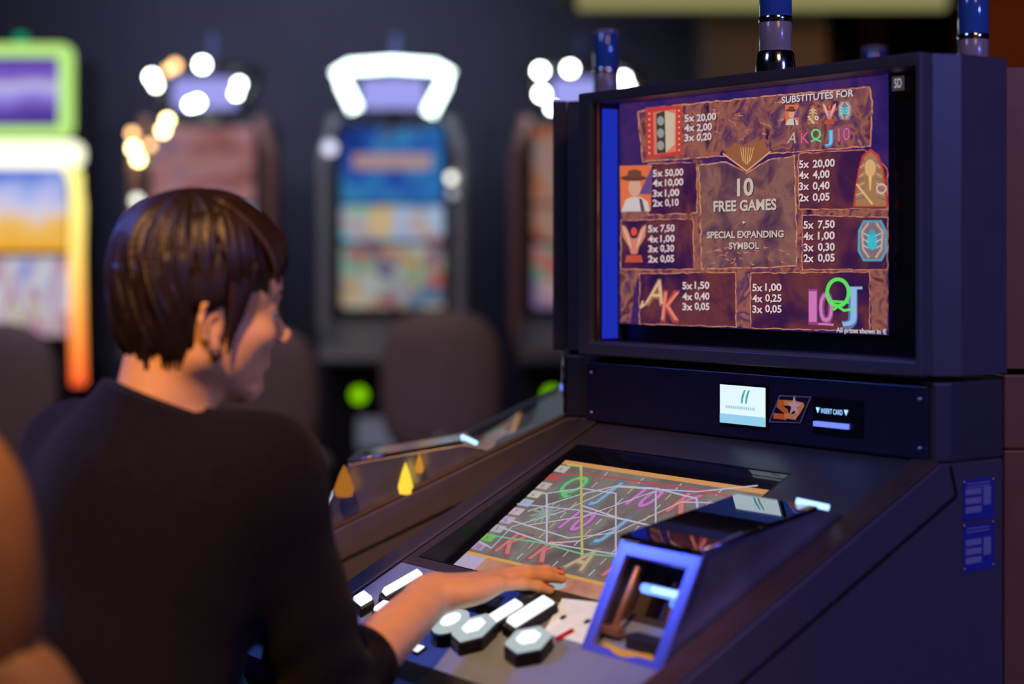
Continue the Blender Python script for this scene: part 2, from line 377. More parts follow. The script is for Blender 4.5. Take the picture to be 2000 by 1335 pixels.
def make_machine(root, body, side, detail=True):
    hw = 0.345
    # lower cabinet: side profile extruded across the width
    prof = [(-0.12, 0.04), (0.22, 0.04), (0.24, 0.60), (0.53, 0.70), (0.555, 0.765 - 0.02), (0.555, dz(0.555)), (0.0, Z0), (-0.12, Z0)]
    for sx in (-1, 1):            # the two side panels
        b = MB()
        x0 = sx * hw; x1 = sx * (hw - 0.04)
        A = [P(x0, t, z) for t, z in prof]; B = [P(x1, t, z) for t, z in prof]; k = len(prof)
        b.add(A + B, [tuple(range(k)), tuple(range(2 * k - 1, k - 1, -1))] + [(i, (i + 1) % k, k + (i + 1) % k, k + i) for i in range(k)], side)
        b.build('side_panel', root, bevel=.003)
    b = MB()
    inner = [(-0.115, 0.04), (0.20, 0.04), (0.22, 0.61), (0.52, 0.71), (0.548, 0.745), (0.548, dz(0.548) - .012), (0.345, dz(0.345) - .012), (0.342, dz(0.342) - .075), (0.04, dz(.04) - .075), (0.03, dz(.03) - .012), (-0.115, Z0 - .012)]
    A = [P(hw - .04, t, z) for t, z in inner]; B = [P(-hw + .04, t, z) for t, z in inner]; k = len(inner)
    b.add(A + B, [tuple(range(k)), tuple(range(2 * k - 1, k - 1, -1))] + [(i, (i + 1) % k, k + (i + 1) % k, k + i) for i in range(k)], M['matte'])
    b.box((0, -0.05, 0.02), (2 * hw - .04, 0.30, 0.04), M['black'])
    b.build('cabinet_body', root)
    # groove lines on both sides, parallel to the slope, and the short seam at the top
    for sx in (-1, 1):
        b = MB()
        x = sx * (hw + 0.0004)
        pts = [(-0.018, Z0 - .002), (-0.030, Z0 - 0.040), (0.56, dz(0.56) - 0.054)]
        for (t0, z0), (t1, z1) in zip(pts, pts[1:]):
            d = Vector((t1 - t0, z1 - z0)).normalized() * 0.0028; n_ = Vector((-d.y, d.x))
            b.add([P(x, t0 + n_.x, z0 + n_.y), P(x, t1 + n_.x, z1 + n_.y), P(x, t1 - n_.x, z1 - n_.y), P(x, t0 - n_.x, z0 - n_.y)], [(0, 1, 2, 3)], M['groove'])
        b.build('panel_seam', root, recalc=False)
    # edge bands
    for sx in (-1, 1):
        b = MB(); x0, x1 = sorted((sx * (hw - .0005), sx * (hw - 0.040)))
        deck_prism(b, [(x0, 0.002), (x1, 0.002), (x1, 0.552), (x0, 0.552)], 0.0, 0.007, M['strip'] if sx > 0 else M['deck'])
        b.build('edge_band', root, bevel=.003)
    # deck plate with a window for the lower screen
    fx = [-0.285, 0.152]; ft = [0.055, 0.338]
    b = MB()
    xo = hw - 0.041
    deck_ring(b, [(-xo, 0.0), (xo, 0.0), (xo, 0.352), (-xo, 0.352)], [(fx[0], ft[0]), (fx[1], ft[0]), (fx[1], ft[1]), (fx[0], ft[1])], -0.012, 0.002, M['deck'])
    b.build('deck_plate', root, bevel=.0015)
    b = MB(); rr_ = lambda e: [(fx[0] + e, ft[0] + e), (fx[1] - e, ft[0] + e), (fx[1] - e, ft[1] - e), (fx[0] + e, ft[1] - e)]
    deck_ring(b, rr_(0), rr_(.0018), -0.055, 0.0018, M['black']); b.build('screen_surround', root)
    b = MB(); deck_prism(b, [(-xo, 0.3525), (xo, 0.3525), (xo, 0.53), (-xo, 0.53)], -0.012, 0.001, M['steel']); b.build('button_panel', root, bevel=.0015)
    # padded front lip
    b = MB(); q = [(0.50, dz(.50) + .004), (0.54, dz(.54) + 0.012), (0.572, dz(.57) + 0.002), (0.578, dz(.57) - .02), (0.565, dz(.57) - .045), (0.52, dz(.53) - .03)]
    A = [P(hw + .006, t, z) for t, z in q]; B = [P(-hw - .006, t, z) for t, z in q]; k = len(q)
    b.add(A + B, [tuple(range(k)), tuple(range(2 * k - 1, k - 1, -1))] + [(i, (i + 1) % k, k + (i + 1) % k, k + i) for i in range(k)], M['black'])
    b.build('front_lip', root, bevel=.006, seg=3)
    # console panel between deck and upper box
    b = MB()
    b.add([P(-0.335, 0.0, Z0 + .001), P(0.335, 0.0, Z0 + .001), P(0.335, 0.0, 1.133), P(-0.335, 0.0, 1.133), P(-hw, -0.02, Z0 + .001), P(hw, -0.02, Z0 + .001), P(hw, -0.02, 1.133), P(-hw, -0.02, 1.133),
           P(-hw, -0.12, Z0 + .001), P(hw, -0.12, Z0 + .001), P(hw, -0.12, 1.133), P(-hw, -0.12, 1.133)],
          [(0, 1, 2, 3), (4, 0, 3, 7), (1, 5, 6, 2), (8, 4, 7, 11), (5, 9, 10, 6), (9, 8, 11, 10), (3, 2, 6, 7), (7, 6, 10, 11), (0, 4, 5, 1), (4, 8, 9, 5)], body)
    b.build('console_housing', root, bevel=.003)
    b = MB(); b.box(P(0.0, 0.0025, 1.084), (0.655, 0.006, 0.088), M['console']); cp = b.build('console_panel', root, bevel=.0015)
    for x in (-.315, .318):
        for z in (1.052, 1.112):
            s_ = MB(); s_.lathe([(0.0001, .002), (.0028, .0016), (.0034, 0)], M['screw'], c=P(x, 0.0055, z), n=12, rot=Matrix.Rotation(R(90), 3, 'X')); s_.build('screw', cp)
    # upper box
    zb, zt = 1.140, 1.533; xf = 0.333
    ox0, ox1, oz0, oz1 = -0.296, 0.329 - .004, 1.160, 1.517
    b = MB()
    # front frame ring at t=.02, thickness .02, chamfered outside
    fo = [(-xf + .005, zb), (xf, zb), (xf, zt), (-xf + .005, zt)]; fi = [(ox0, oz0), (ox1, oz0), (ox1, oz1), (ox0, oz1)]
    b.ring(fo, fi, -0.022, M['frame'], origin=P(0, 0.022, 0))
    b.build('screen_frame', root, bevel=.004, seg=3)
    # shell behind the frame
    b = MB()
    lx0, lx1 = -0.348, 0.348
    sec = [(-xf + .006, -0.001), (xf - .001, -0.001), (lx1, -0.035), (lx1, -0.123), (lx0, -0.123), (lx0, -0.035)]
    iz0, iz1 = zb + .001, zt - .001; k = len(sec)
    A = [P(x, t, iz0) for x, t in sec]; B = [P(x, t, iz1) for x, t in sec]
    b.add(A + B, [tuple(range(k)), tuple(range(2 * k - 1, k - 1, -1))] + [(i, (i + 1) % k, k + (i + 1) % k, k + i) for i in range(1, k)], side)
    b.ring([(sec[0][0], iz0), (sec[1][0], iz0), (sec[1][0], iz1), (sec[0][0], iz1)], fi, 0.0012, side, origin=P(0, -0.0005, 0))
    b.build('box_shell', root, bevel=.004, recalc=False)
    # recess walls and back
    b = MB(); d0 = 0.0
    f4 = [P(ox0, d0, oz0), P(ox1, d0, oz0), P(ox1, d0, oz1), P(ox0, d0, oz1)]
    g4 = [P(ox0, -0.040, oz0), P(ox1, -0.040, oz0), P(ox1, -0.040, oz1), P(ox0, -0.040, oz1)]
    rec = mat('recess_blue_black', (0.05, 0.055, 0.16), 0.35) if 'rec' not in M else M['rec']; M['rec'] = rec
    b.add(f4 + g4, [(0, 1, 5, 4), (2, 3, 7, 6), (3, 0, 4, 7)], rec)
    b.add([f4[1], f4[2], g4[2], g4[1]], [(0, 1, 2, 3)], M['black']); b.add(g4, [(0, 1, 2, 3)], M['black'])
    b.build('screen_recess', root, recalc=False)
    b = MB(); b.box(P((ox0 + ox1) / 2, 0.004, (oz0 + oz1) / 2), (ox1 - ox0 + .002, 0.003, oz1 - oz0 + .002), M['glass']); b.build('screen_glass', root)
    b = MB(); b.box(P(ox0 + .003, .0115, (oz0 + oz1) / 2), (.004, .004, oz1 - oz0), M['bar_gold']); b.build('gold_trim', root)
    b = MB(); b.box(P(ox0 + .002, -.014, (oz0 + oz1) / 2 - .002), (.003, .028, oz1 - oz0 - .012), M['e_side']); b.build('blue_side_light', root)  # glowing strip added for the blue light on the recess wall
    # upper display picture
    disp = MB()
    c00 = on_front(1210, 632, SCREEN_T); c11 = on_front(1736, 150, SCREEN_T)
    X0, X1 = c00[0], c11[0]; ZB, ZT = 1.186, 1.518
    T = SCREEN_T
    disp.add([P(X0, T, ZB), P(X1, T, ZB), P(X1, T, ZT), P(X0, T, ZT)], [(0, 1, 2, 3)], M['pay_back'] )
    d = disp.build('upper_display', root, recalc=False)
    paytable(d)
    # lamp column on top
    col = MB(); cx, ct = 0.0, -0.068
    col.lathe([(.0275, 0), (.0275, .020), (.026, .036), (.0235, .040)], M['chrome'], c=P(cx, ct, zt - .002), n=32)
    cb = col.build('lamp_base', root)
    for nm, mm, r0, z0, z1 in (('white_lamp_segment', M['lampwhite'], .0225, .038, .080), ('lamp_ring', M['chrome'], .0236, .080, .088), ('blue_lamp_segment', M['lampblue'], .0225, .088, .150), ('lamp_cap', M['lampwhite'], .0225, .150, .156)):
        q = MB(); q.lathe([(r0 * .98, z0), (r0, z0 + .001), (r0, z1 - .001), (r0 * .98, z1)], mm, c=P(cx, ct, zt - .002), n=32); q.build(nm, root)

# ----- screen pictures
stone = [(0.03, 0.008, 0.06), (0.13, 0.035, 0.06), (0.34, 0.12, 0.085), (0.20, 0.065, 0.085), (0.08, 0.025, 0.10), (0.32, 0.14, 0.12)]
M['pay_back'] = picture('paytable_backdrop', [(0.018, 0.010, 0.10), (0.03, 0.014, 0.13), (0.06, 0.02, 0.12), (0.03, 0.012, 0.12)], scale=14, st=1.0)
M['stone'] = picture('paytable_stone', stone, scale=26, st=1.0, detail=8, distort=1.2)
M['stonec'] = picture('paytable_centre_stone', [(0.07, 0.03, 0.08), (0.16, 0.065, 0.09), (0.30, 0.13, 0.11), (0.19, 0.075, 0.09)], scale=24, st=0.9, detail=8)
M['dark_panel'] = picture('paytable_dark_panel', [(0.02, 0.008, 0.075), (0.06, 0.014, 0.07), (0.17, 0.04, 0.05), (0.08, 0.02, 0.075)], scale=11, st=0.9, detail=8)
M['rim'] = picture('paytable_rim', [(0.20, 0.05, 0.05), (0.65, 0.20, 0.10), (0.85, 0.38, 0.22), (0.35, 0.08, 0.09)], scale=60, st=0.8, detail=4)
EC = {}
def ec(r_, g_, b_, s_=1.0):
    k = (r_, g_, b_, s_)
    if k not in EC: EC[k] = emit('screen_colour', (r_, g_, b_), s_)
    return EC[k]
LAY = [0.0]
def fq(px, py, lay):
    x, z = on_front(px, py, SCREEN_T); return P(x, SCREEN_T + lay * 0.0005, z)
def fpoly(mb, pts, m, lay=1): mb.add([fq(x, y, lay) for x, y in pts], [tuple(range(len(pts)))], m)
def rough_poly(pts, amp=1.5, step=10):
    q = []
    for (x0, y0), (x1, y1) in zip(pts, pts[1:] + pts[:1]):
        n_ = max(1, int(math.hypot(x1 - x0, y1 - y0) / step))
        for i in range(n_): q.append((x0 + (x1 - x0) * i / n_ + random.uniform(-amp, amp), y0 + (y1 - y0) * i / n_ + random.uniform(-amp, amp)))
    return q
def fline(mb, pts, w, m, lay=2, closed=False):
    if closed: pts = pts + [pts[0]]
    for (x0, y0), (x1, y1) in zip(pts, pts[1:]):
        L_ = math.hypot(x1 - x0, y1 - y0) or 1; nx, ny = -(y1 - y0) / L_ * w / 2, (x1 - x0) / L_ * w / 2
        ex, ey = (x1 - x0) / L_ * w * .3, (y1 - y0) / L_ * w * .3
        fpoly(mb, [(x0 + nx - ex, y0 + ny - ey), (x1 + nx + ex, y1 + ny + ey), (x1 - nx + ex, y1 - ny + ey), (x0 - nx - ex, y0 - ny - ey)], m, lay)
def ftext(mb, t, x0, x1, y, h, m, lay=4, bold=0.028, shear=0, yl=None):
    a = fq(x0, y, lay); c = fq(x1, y if yl is None else yl, lay); hh = (fq(x0, y - h, lay) - a).length
    w = (c - a).length; ux = Vector((1, 0, 0)); uy = Vector((0, 0, 1))
    c.z = a.z
    put_text(mb, t, m, a, ux, uy, w=w, h=hh, bold=bold, shear=shear)
def ell(cx, cy, rx, ry, n=20): return [(cx + rx * math.cos(2 * PI * i / n), cy + ry * math.sin(2 * PI * i / n)) for i in range(n)]
_pay = {}
def paytable(parent):
    if _pay:
        for nm, me in _pay.items():
            o = bpy.data.objects.new(nm.split('.')[0], me); COL.objects.link(o); o.parent = parent
        return
    panels = [
        ([(1246, 218), (1300, 208), (1500, 188), (1700, 170), (1705, 200), (1702, 285), (1560, 296), (1500, 300), (1420, 304), (1256, 316)], 'stone'),
        ([(1268, 320), (1362, 316), (1362, 416), (1268, 420)], 'dark_panel'),
        ([(1214, 430), (1355, 427), (1356, 526), (1214, 525)], 'dark_panel'),
        ([(1560, 300), (1690, 292), (1735, 330), (1735, 408), (1562, 408)], 'dark_panel'),
        ([(1568, 420), (1735, 424), (1735, 526), (1568, 526)], 'dark_panel'),
        ([(1250, 534), (1438, 531), (1439, 638), (1250, 632)], 'dark_panel'),
        ([(1467, 533), (1700, 531), (1700, 646), (1467, 640)], 'dark_panel'),
        ([(1366, 322), (1420, 316), (1460, 338), (1502, 312), (1553, 304), (1558, 520), (1372, 525)], 'stonec')]
    b = MB()
    # brick bands between panels and the columns at both sides
    fpoly(b, rough_poly([(1214, 410), (1736, 408), (1736, 432), (1214, 436)]), M['stone'], .4)
    fpoly(b, rough_poly([(1214, 520), (1736, 522), (1736, 536), (1214, 536)]), M['stone'], .4)
    fpoly(b, rough_poly([(1438, 520), (1470, 520), (1470, 640), (1438, 638)]), M['stone'], .5)
    fpoly(b, rough_poly([(1353, 312), (1372, 312), (1376, 530), (1353, 530)]), M['stone'], .5)
    fpoly(b, rough_poly([(1552, 300), (1568, 300), (1570, 528), (1555, 528)]), M['stone'], .5)
    fpoly(b, rough_poly([(1212, 528), (1252, 530), (1240, 560), (1232, 630), (1212, 630)]), M['stone'], .5)
    fpoly(b, rough_poly([(1700, 528), (1735, 528), (1735, 646), (1704, 646)]), M['stone'], .5)
    o1 = b.build('stonework_picture', parent, recalc=False)
    b = MB()
    for pts, mm in panels:
        q = rough_poly(pts, 1.2, 9); fpoly(b, q, M[mm], 1)
        fline(b, q, 2.6 if mm != 'dark_panel' else 1.8, M['rim'], 1.5, True)
    for i in range(40):   # carved scratches in the stone
        x = random.uniform(1345, 1690); y = random.uniform(205, 290) - (x - 1450) * .1
        if 1530 < x: continue
        q = [(x, y)]
        for k in range(4): q.append((q[-1][0] + random.uniform(-9, 9), q[-1][1] + random.uniform(-6, 6)))
        fline(b, q, 1.2, M['rim'], 1.6)
    for i in range(26):
        x = random.uniform(1380, 1540); y = random.uniform(480, 518); q = [(x, y)]
        for k in range(3): q.append((q[-1][0] + random.uniform(-10, 10), q[-1][1] + random.uniform(-4, 4)))
        fline(b, q, 1.1, M['rim'], 1.6)
    # winged arrow ornament above the centre panel
    fpoly(b, [(1418, 300), (1436, 278), (1462, 286), (1492, 270), (1504, 298), (1462, 334)], ec(0.30, 0.11, 0.05), 1.8)
    fline(b, [(1414, 300), (1460, 334), (1506, 296)], 3, ec(.75, .33, .16), 2)
    for k in range(6): fline(b, [(1448 + k * 5, 288), (1452 + k * 3, 322 - abs(k - 2.5) * 3)], 1.3, ec(.8, .45, .2), 2.1)
    o2 = b.build('panel_picture', parent, recalc=False)
    b = MB()
    tx = M['e_text']; td = M['e_textdim']
    sh = ec(0.02, 0.006, 0.02)
    def T(t, x0, x1, y, h, m=tx, **k):
        ftext(b, t, x0 + 1.2, x1 + 1.2, y + 1.2, h, sh, 3.2, **k); ftext(b, t, x0, x1, y, h, m, 4, **k)
    def rows(lst, xa, xb, x2, ys, h):
        nonlocal b
        for (a, v), y, xe in zip(lst, ys, x2):
            T(a, xa, xa + 20, y, h); T(v, xb, xe, y - 1, h)
        b.build('prize_lettering', parent, recalc=False); b = MB()
    rows([('5x', '20,00'), ('4x', '2,00'), ('3x', '0,20')], 1339, 1363, (1401, 1393, 1392), (238, 257, 276), 14)
    rows([('5x', '50,00'), ('4x', '10,00'), ('3x', '1,00'), ('2x', '0,10')], 1277, 1301, (1337, 1337, 1329, 1328), (345, 364, 384, 403), 13.5)
    rows([('5x', '7,50'), ('4x', '1,00'), ('3x', '0,30'), ('2x', '0,05')], 1268, 1292, (1320, 1320, 1319, 1319), (453, 473, 492, 512), 13.5)
    rows([('5x', '20,00'), ('4x', '4,00'), ('3x', '0,40'), ('2x', '0,05')], 1563, 1590, (1633, 1623, 1623, 1623), (328, 349, 371, 393), 15)
    rows([('5x', '7,50'), ('4x', '1,00'), ('3x', '0,30'), ('2x', '0,05')], 1572, 1600, (1633, 1633, 1633, 1633), (446, 468, 490, 511), 15)
    rows([('5x', '1,50'), ('4x', '0,40'), ('3x', '0,05')], 1335, 1359, (1388, 1388, 1388), (564, 585, 605), 14)
    rows([('5x', '1,00'), ('4x', '0,25'), ('3x', '0,05')], 1472, 1497, (1529, 1529, 1529), (568, 589, 610), 14.5)
    T('SUBSTITUTES FOR', 1529, 1670, 202, 13.5, ec(.80, .72, .78, .85), bold=.02, yl=188); b.build('title_lettering', parent, recalc=False); b = MB()
    T('10', 1442, 1474, 382, 34, td); T('FREE GAMES', 1396, 1519, 413, 21, td)
    T('+', 1451, 1459, 438, 8, td); T('SPECIAL EXPANDING', 1383, 1533, 465, 13, td); T('SYMBOL', 1426, 1485, 486, 13, td); b.build('free_games_lettering', parent, recalc=False); b = MB()
    T('All prizes shown in €', 1636, 1734, 648, 9.5, ec(.8, .75, .78, .8))
    o3 = b.build('footnote_lettering', parent, recalc=False)
    b = MB()
    # closed book picture
    fpoly(b, [(1262, 210), (1332, 205), (1334, 302), (1264, 310)], ec(.55, .05, .05), 2); fpoly(b, [(1277, 219), (1322, 213), (1322, 296), (1279, 302)], ec(.75, .18, .12), 2.4)
    fpoly(b, [(1283, 222), (1300, 216), (1302, 298), (1285, 300)], ec(.05, .05, .05), 2.8); fpoly(b, [(1300, 216), (1320, 222), (1319, 282), (1302, 298)], ec(.62, .48, .36), 2.8)
    for k in range(3): fpoly(b, ell(1292, 236 + k * 24, 7, 9), ec(.30, .33, .30), 3)
    for k in range(8): fpoly(b, ell(1270, 222 + k * 11, 2, 2, 6), ec(.8, .5, .2), 3); fpoly(b, ell(1328, 216 + k * 11, 2, 2, 6), ec(.8, .5, .2), 3)
    b.build('book_picture', parent, recalc=False)
    def portrait(x0, y0, s_):   # plain stand-in: a hatted figure on an orange card
        q = lambda pts: [(x0 + x * s_, y0 + y * s_) for x, y in pts]
        fpoly(b, q([(0, 2), (66, 0), (64, 94), (2, 96)]), ec(.75, .16, .06), 2.6); fpoly(b, q([(66, 4), (64, 60), (40, 60)]), ec(.12, .07, .22), 2.7)
        fpoly(b, q([(4, 96), (12, 72), (24, 66), (44, 66), (58, 76), (62, 95)]), ec(.62, .55, .55), 3)
        fpoly(b, q([(40, 68), (46, 70), (52, 95), (44, 95)]), ec(.1, .05, .08), 3.1)
        fpoly(b, q(ell(31, 46, 13, 19)), ec(.66, .36, .26), 3.2); fpoly(b, q(ell(29, 27, 27, 6)), ec(.13, .04, .03), 3.4)
        fpoly(b, q([(15, 26), (18, 12), (31, 9), (44, 12), (46, 26)]), ec(.17, .06, .04), 3.5)
    b = MB(); portrait(1212, 322, .95); b.build('figure_picture', parent, recalc=False)
    def falcon(x, y, s_, c):
        q = lambda pts: [(x + a * s_, y + d_ * s_) for a, d_ in pts]
        fpoly(b, q([(-24, -34), (-16, -30), (-6, -8), (0, -6), (6, -8), (16, -30), (24, -34), (22, -10), (10, 10), (6, 24), (-6, 24), (-10, 10), (-22, -10)]), c, 3)
        fpoly(b, q(ell(0, -20, 6, 8)), ec(.75, .08, .06), 3.4); fpoly(b, q([(-14, 26), (14, 26), (18, 40), (-18, 40)]), ec(.55, .08, .05), 3.2)
        for k in (-1, 1):
            for j in range(3): fline(b, q([(k * (22 - j * 4), -30 + j * 3), (k * (9 - j * 2), 4 + j * 4)]), 1.4, ec(.85, .45, .3), 3.3)
    b = MB(); falcon(1240, 472, 1.0, ec(.62, .22, .16)); b.build('bird_picture', parent, recalc=False)
    def mask(x, y, s_):
        q = lambda pts: [(x + a * s_, y + d_ * s_) for a, d_ in pts]
        fpoly(b, q([(-34, 54), (-30, 20), (-24, -20), (-16, -46), (0, -60), (16, -48), (26, -20), (32, 20), (36, 54)]), ec(.55, .05, .04), 2.8)
        fpoly(b, q([(-29, 52), (-26, 20), (-20, -20), (-12, -42), (0, -54), (12, -44), (22, -20), (27, 20), (31, 52)]), ec(.38, .19, .09), 3)
        fpoly(b, q(ell(0, -22, 11, 17)), ec(.72, .42, .18), 3.4)
        for k in range(9):
            w_ = 16 + k * 1.4
            for sg in (-1, 1): fline(b, q([(sg * 12, -38 + k * 9), (sg * (w_ + 2), -32 + k * 9)]), 1.6, ec(.72, .48, .22) if k % 2 else ec(.06, .10, .30), 3.3)
        fline(b, q([(-26, 10), (4, 48)]), 4, ec(.75, .48, .2), 3.6); fline(b, q(ell(22, 18, 9, 9, 12)), 2.4, ec(.7, .55, .55), 3.7, True)
        fpoly(b, q([(-3, -6), (3, -6), (1, 22), (-1, 22)]), ec(.8, .55, .2), 3.6)
    b = MB(); mask(1702, 350, 1.0); b.build('burial_mask_picture', parent, recalc=False)
    def scarab(x, y, s_):
        q = lambda pts: [(x + a * s_, y + d_ * s_) for a, d_ in pts]
        o_ = [(-18, -40), (18, -40), (28, -20), (29, 20), (18, 40), (-18, 40), (-29, 20), (-28, -20)]
        fpoly(b, q(o_), ec(.10, .35, .50), 2.8); fpoly(b, q([(a * .84, c * .9) for a, c in o_]), ec(.22, .16, .20), 3)
        for sg in (-1, 1): fline(b, q([(sg * 8, -34), (sg * 20, -18), (sg * 18, 16), (sg * 7, 32)]), 4, ec(.62, .38, .28), 3.2)
        fpoly(b, q(ell(0, 0, 10, 18)), ec(.05, .50, .62), 3.4); fpoly(b, q(ell(0, -16, 6, 6)), ec(.05, .38, .5), 3.6)
        for sg in (-1, 1):
            for j in (-10, 2, 14): fline(b, q([(sg * 8, j), (sg * 17, j - 5)]), 2, ec(.4, .7, .75), 3.5)
    b = MB(); scarab(1706, 470, 1.0); b.build('scarab_picture', parent, recalc=False)
    b = MB(); portrait(1535, 204, .42); mask_ = mask(1590, 224, .34); falcon(1622, 220, .55, ec(.62, .22, .26)); scarab(1652, 216, .44); b.build('small_symbol_picture', parent, recalc=False)
    def glyph(t, x0, x1, y, h, c, c2, sh_=0.0):
        ftext(b, t, x0 - 1.5, x1 + 1.5, y + 1, h + 1, c2, 4.4, bold=.05, shear=sh_); ftext(b, t, x0, x1, y, h, c, 5, bold=.0, shear=sh_)
    b = MB()
    glyph('A', 1262, 1298, 592, 48, ec(.72, .45, .28), ec(.35, .16, .08), .3); fline(b, [(1262, 594), (1254, 600), (1258, 588)], 4, ec(.72, .45, .28), 4.6)
    glyph('K', 1294, 1330, 624, 58, ec(.78, .22, .16), ec(.36, .06, .06), .15)
    b.build('letter_symbol_picture', parent, recalc=False); b = MB()
    glyph('1', 1583, 1598, 628, 64, ec(.66, .20, .50), ec(.30, .06, .28)); glyph('0', 1603, 1630, 628, 60, ec(.66, .22, .50), ec(.30, .06, .28))
    fline(b, [(1602, 632), (1630, 634)], 4, ec(.66, .2, .5), 4.7)
    fline(b, ell(1640, 571, 21, 26, 26), 7, ec(.12, .80, .12), 5.6, True); fline(b, [(1624, 588), (1660, 590)], 5, ec(.12, .8, .12), 5.7); fline(b, [(1632, 604), (1640, 598), (1652, 606), (1664, 604)], 5, ec(.12, .8, .12), 5.7)
    glyph('J', 1648, 1676, 618, 58, ec(.30, .50, .80), ec(.10, .20, .45)); fline(b, [(1658, 562), (1686, 562)], 5, ec(.30, .5, .8), 5.2)
    b.build('letter_symbol_picture', parent, recalc=False); b = MB()
    glyph('A', 1540, 1557, 280, 22, ec(.55, .42, .36), ec(.2, .1, .1), .3); glyph('K', 1567, 1583, 280, 22, ec(.62, .14, .25), ec(.3, .05, .1))
    fline(b, ell(1597, 262, 8, 9, 16), 3.2, ec(.1, .75, .25), 5.6, True); fline(b, [(1588, 276), (1596, 272), (1606, 276)], 3, ec(.1, .75, .25), 5.6)
    glyph('J', 1614, 1629, 278, 24, ec(.2, .55, .85), ec(.1, .2, .4)); glyph('10', 1640, 1663, 275, 26, ec(.60, .16, .34), ec(.3, .05, .2))
    b.build('letter_symbol_picture', parent, recalc=False)
    b = MB()
    a, c = on_front(1744, 150, SCREEN_T), on_front(1768, 176, SCREEN_T)
    b.add([P(a[0], SCREEN_T + .0012, c[1]), P(c[0], SCREEN_T + .0012, c[1]), P(c[0], SCREEN_T + .0012, a[1]), P(a[0], SCREEN_T + .0012, a[1])], [(0, 1, 2, 3)], ec(.05, .04, .055))
    put_text(b, 'SD', ec(.45, .40, .46), P(a[0] + .0045, SCREEN_T + .002, c[1] + .004), (1, 0, 0), (0, 0, 1), w=.012, h=.012, bold=.01)
    b.build('corner_badge', parent, recalc=False)
    for o in [x for x in bpy.data.objects if x.parent == parent]: _pay[o.name] = o.data

# ------- lower (deck) display
LD = -0.010
SL2 = SL + 0.175; ANG2 = math.atan(SL2)      # the lower picture tube leans a little more than its glass
def zl(t): return dz(t) - 0.001 - 0.175 * (t - 0.088)
def dq(px, py, lay):
    a = (px - 1000) / FPX; b = (py - HZ) / FPX; z0 = Z0 - .001 + .175 * .088
    A = -b + SL2 * (a * NV.x + NV.y); B = z0 - ZC + SL2 * LC.dot(NV); Y = B / A; d = Vector((a * Y, Y, 0)) - LC
    x, t = d.dot(RV) - .34, d.dot(NV); return P(x, t, zl(t) + lay * .0004)
def dpt(u, w, lay):      # u across 0..1, w down 0..1
    x = DX0 + (DX1 - DX0) * u; t = DT0 + (DT1 - DT0) * w; return P(x, t, zl(t) + lay * .0004)
DX0, DX1, DT0, DT1 = -0.270, 0.149, 0.090, 0.297
UD = Vector((0, -math.cos(ANG2), -math.sin(ANG2)))
def duline(mb, pts, w, m, lay):
    for (u0, w0), (u1, w1) in zip(pts, pts[1:]):
        a = dpt(u0, w0, lay); c = dpt(u1, w1, lay); d = (c - a).normalized(); n_ = Vector((0, math.sin(ANG2), -math.cos(ANG2))).cross(d).normalized() * w / 2
        mb.add([a + n_, c + n_, c - n_, a - n_], [(0, 1, 2, 3)], m)
_low = {}
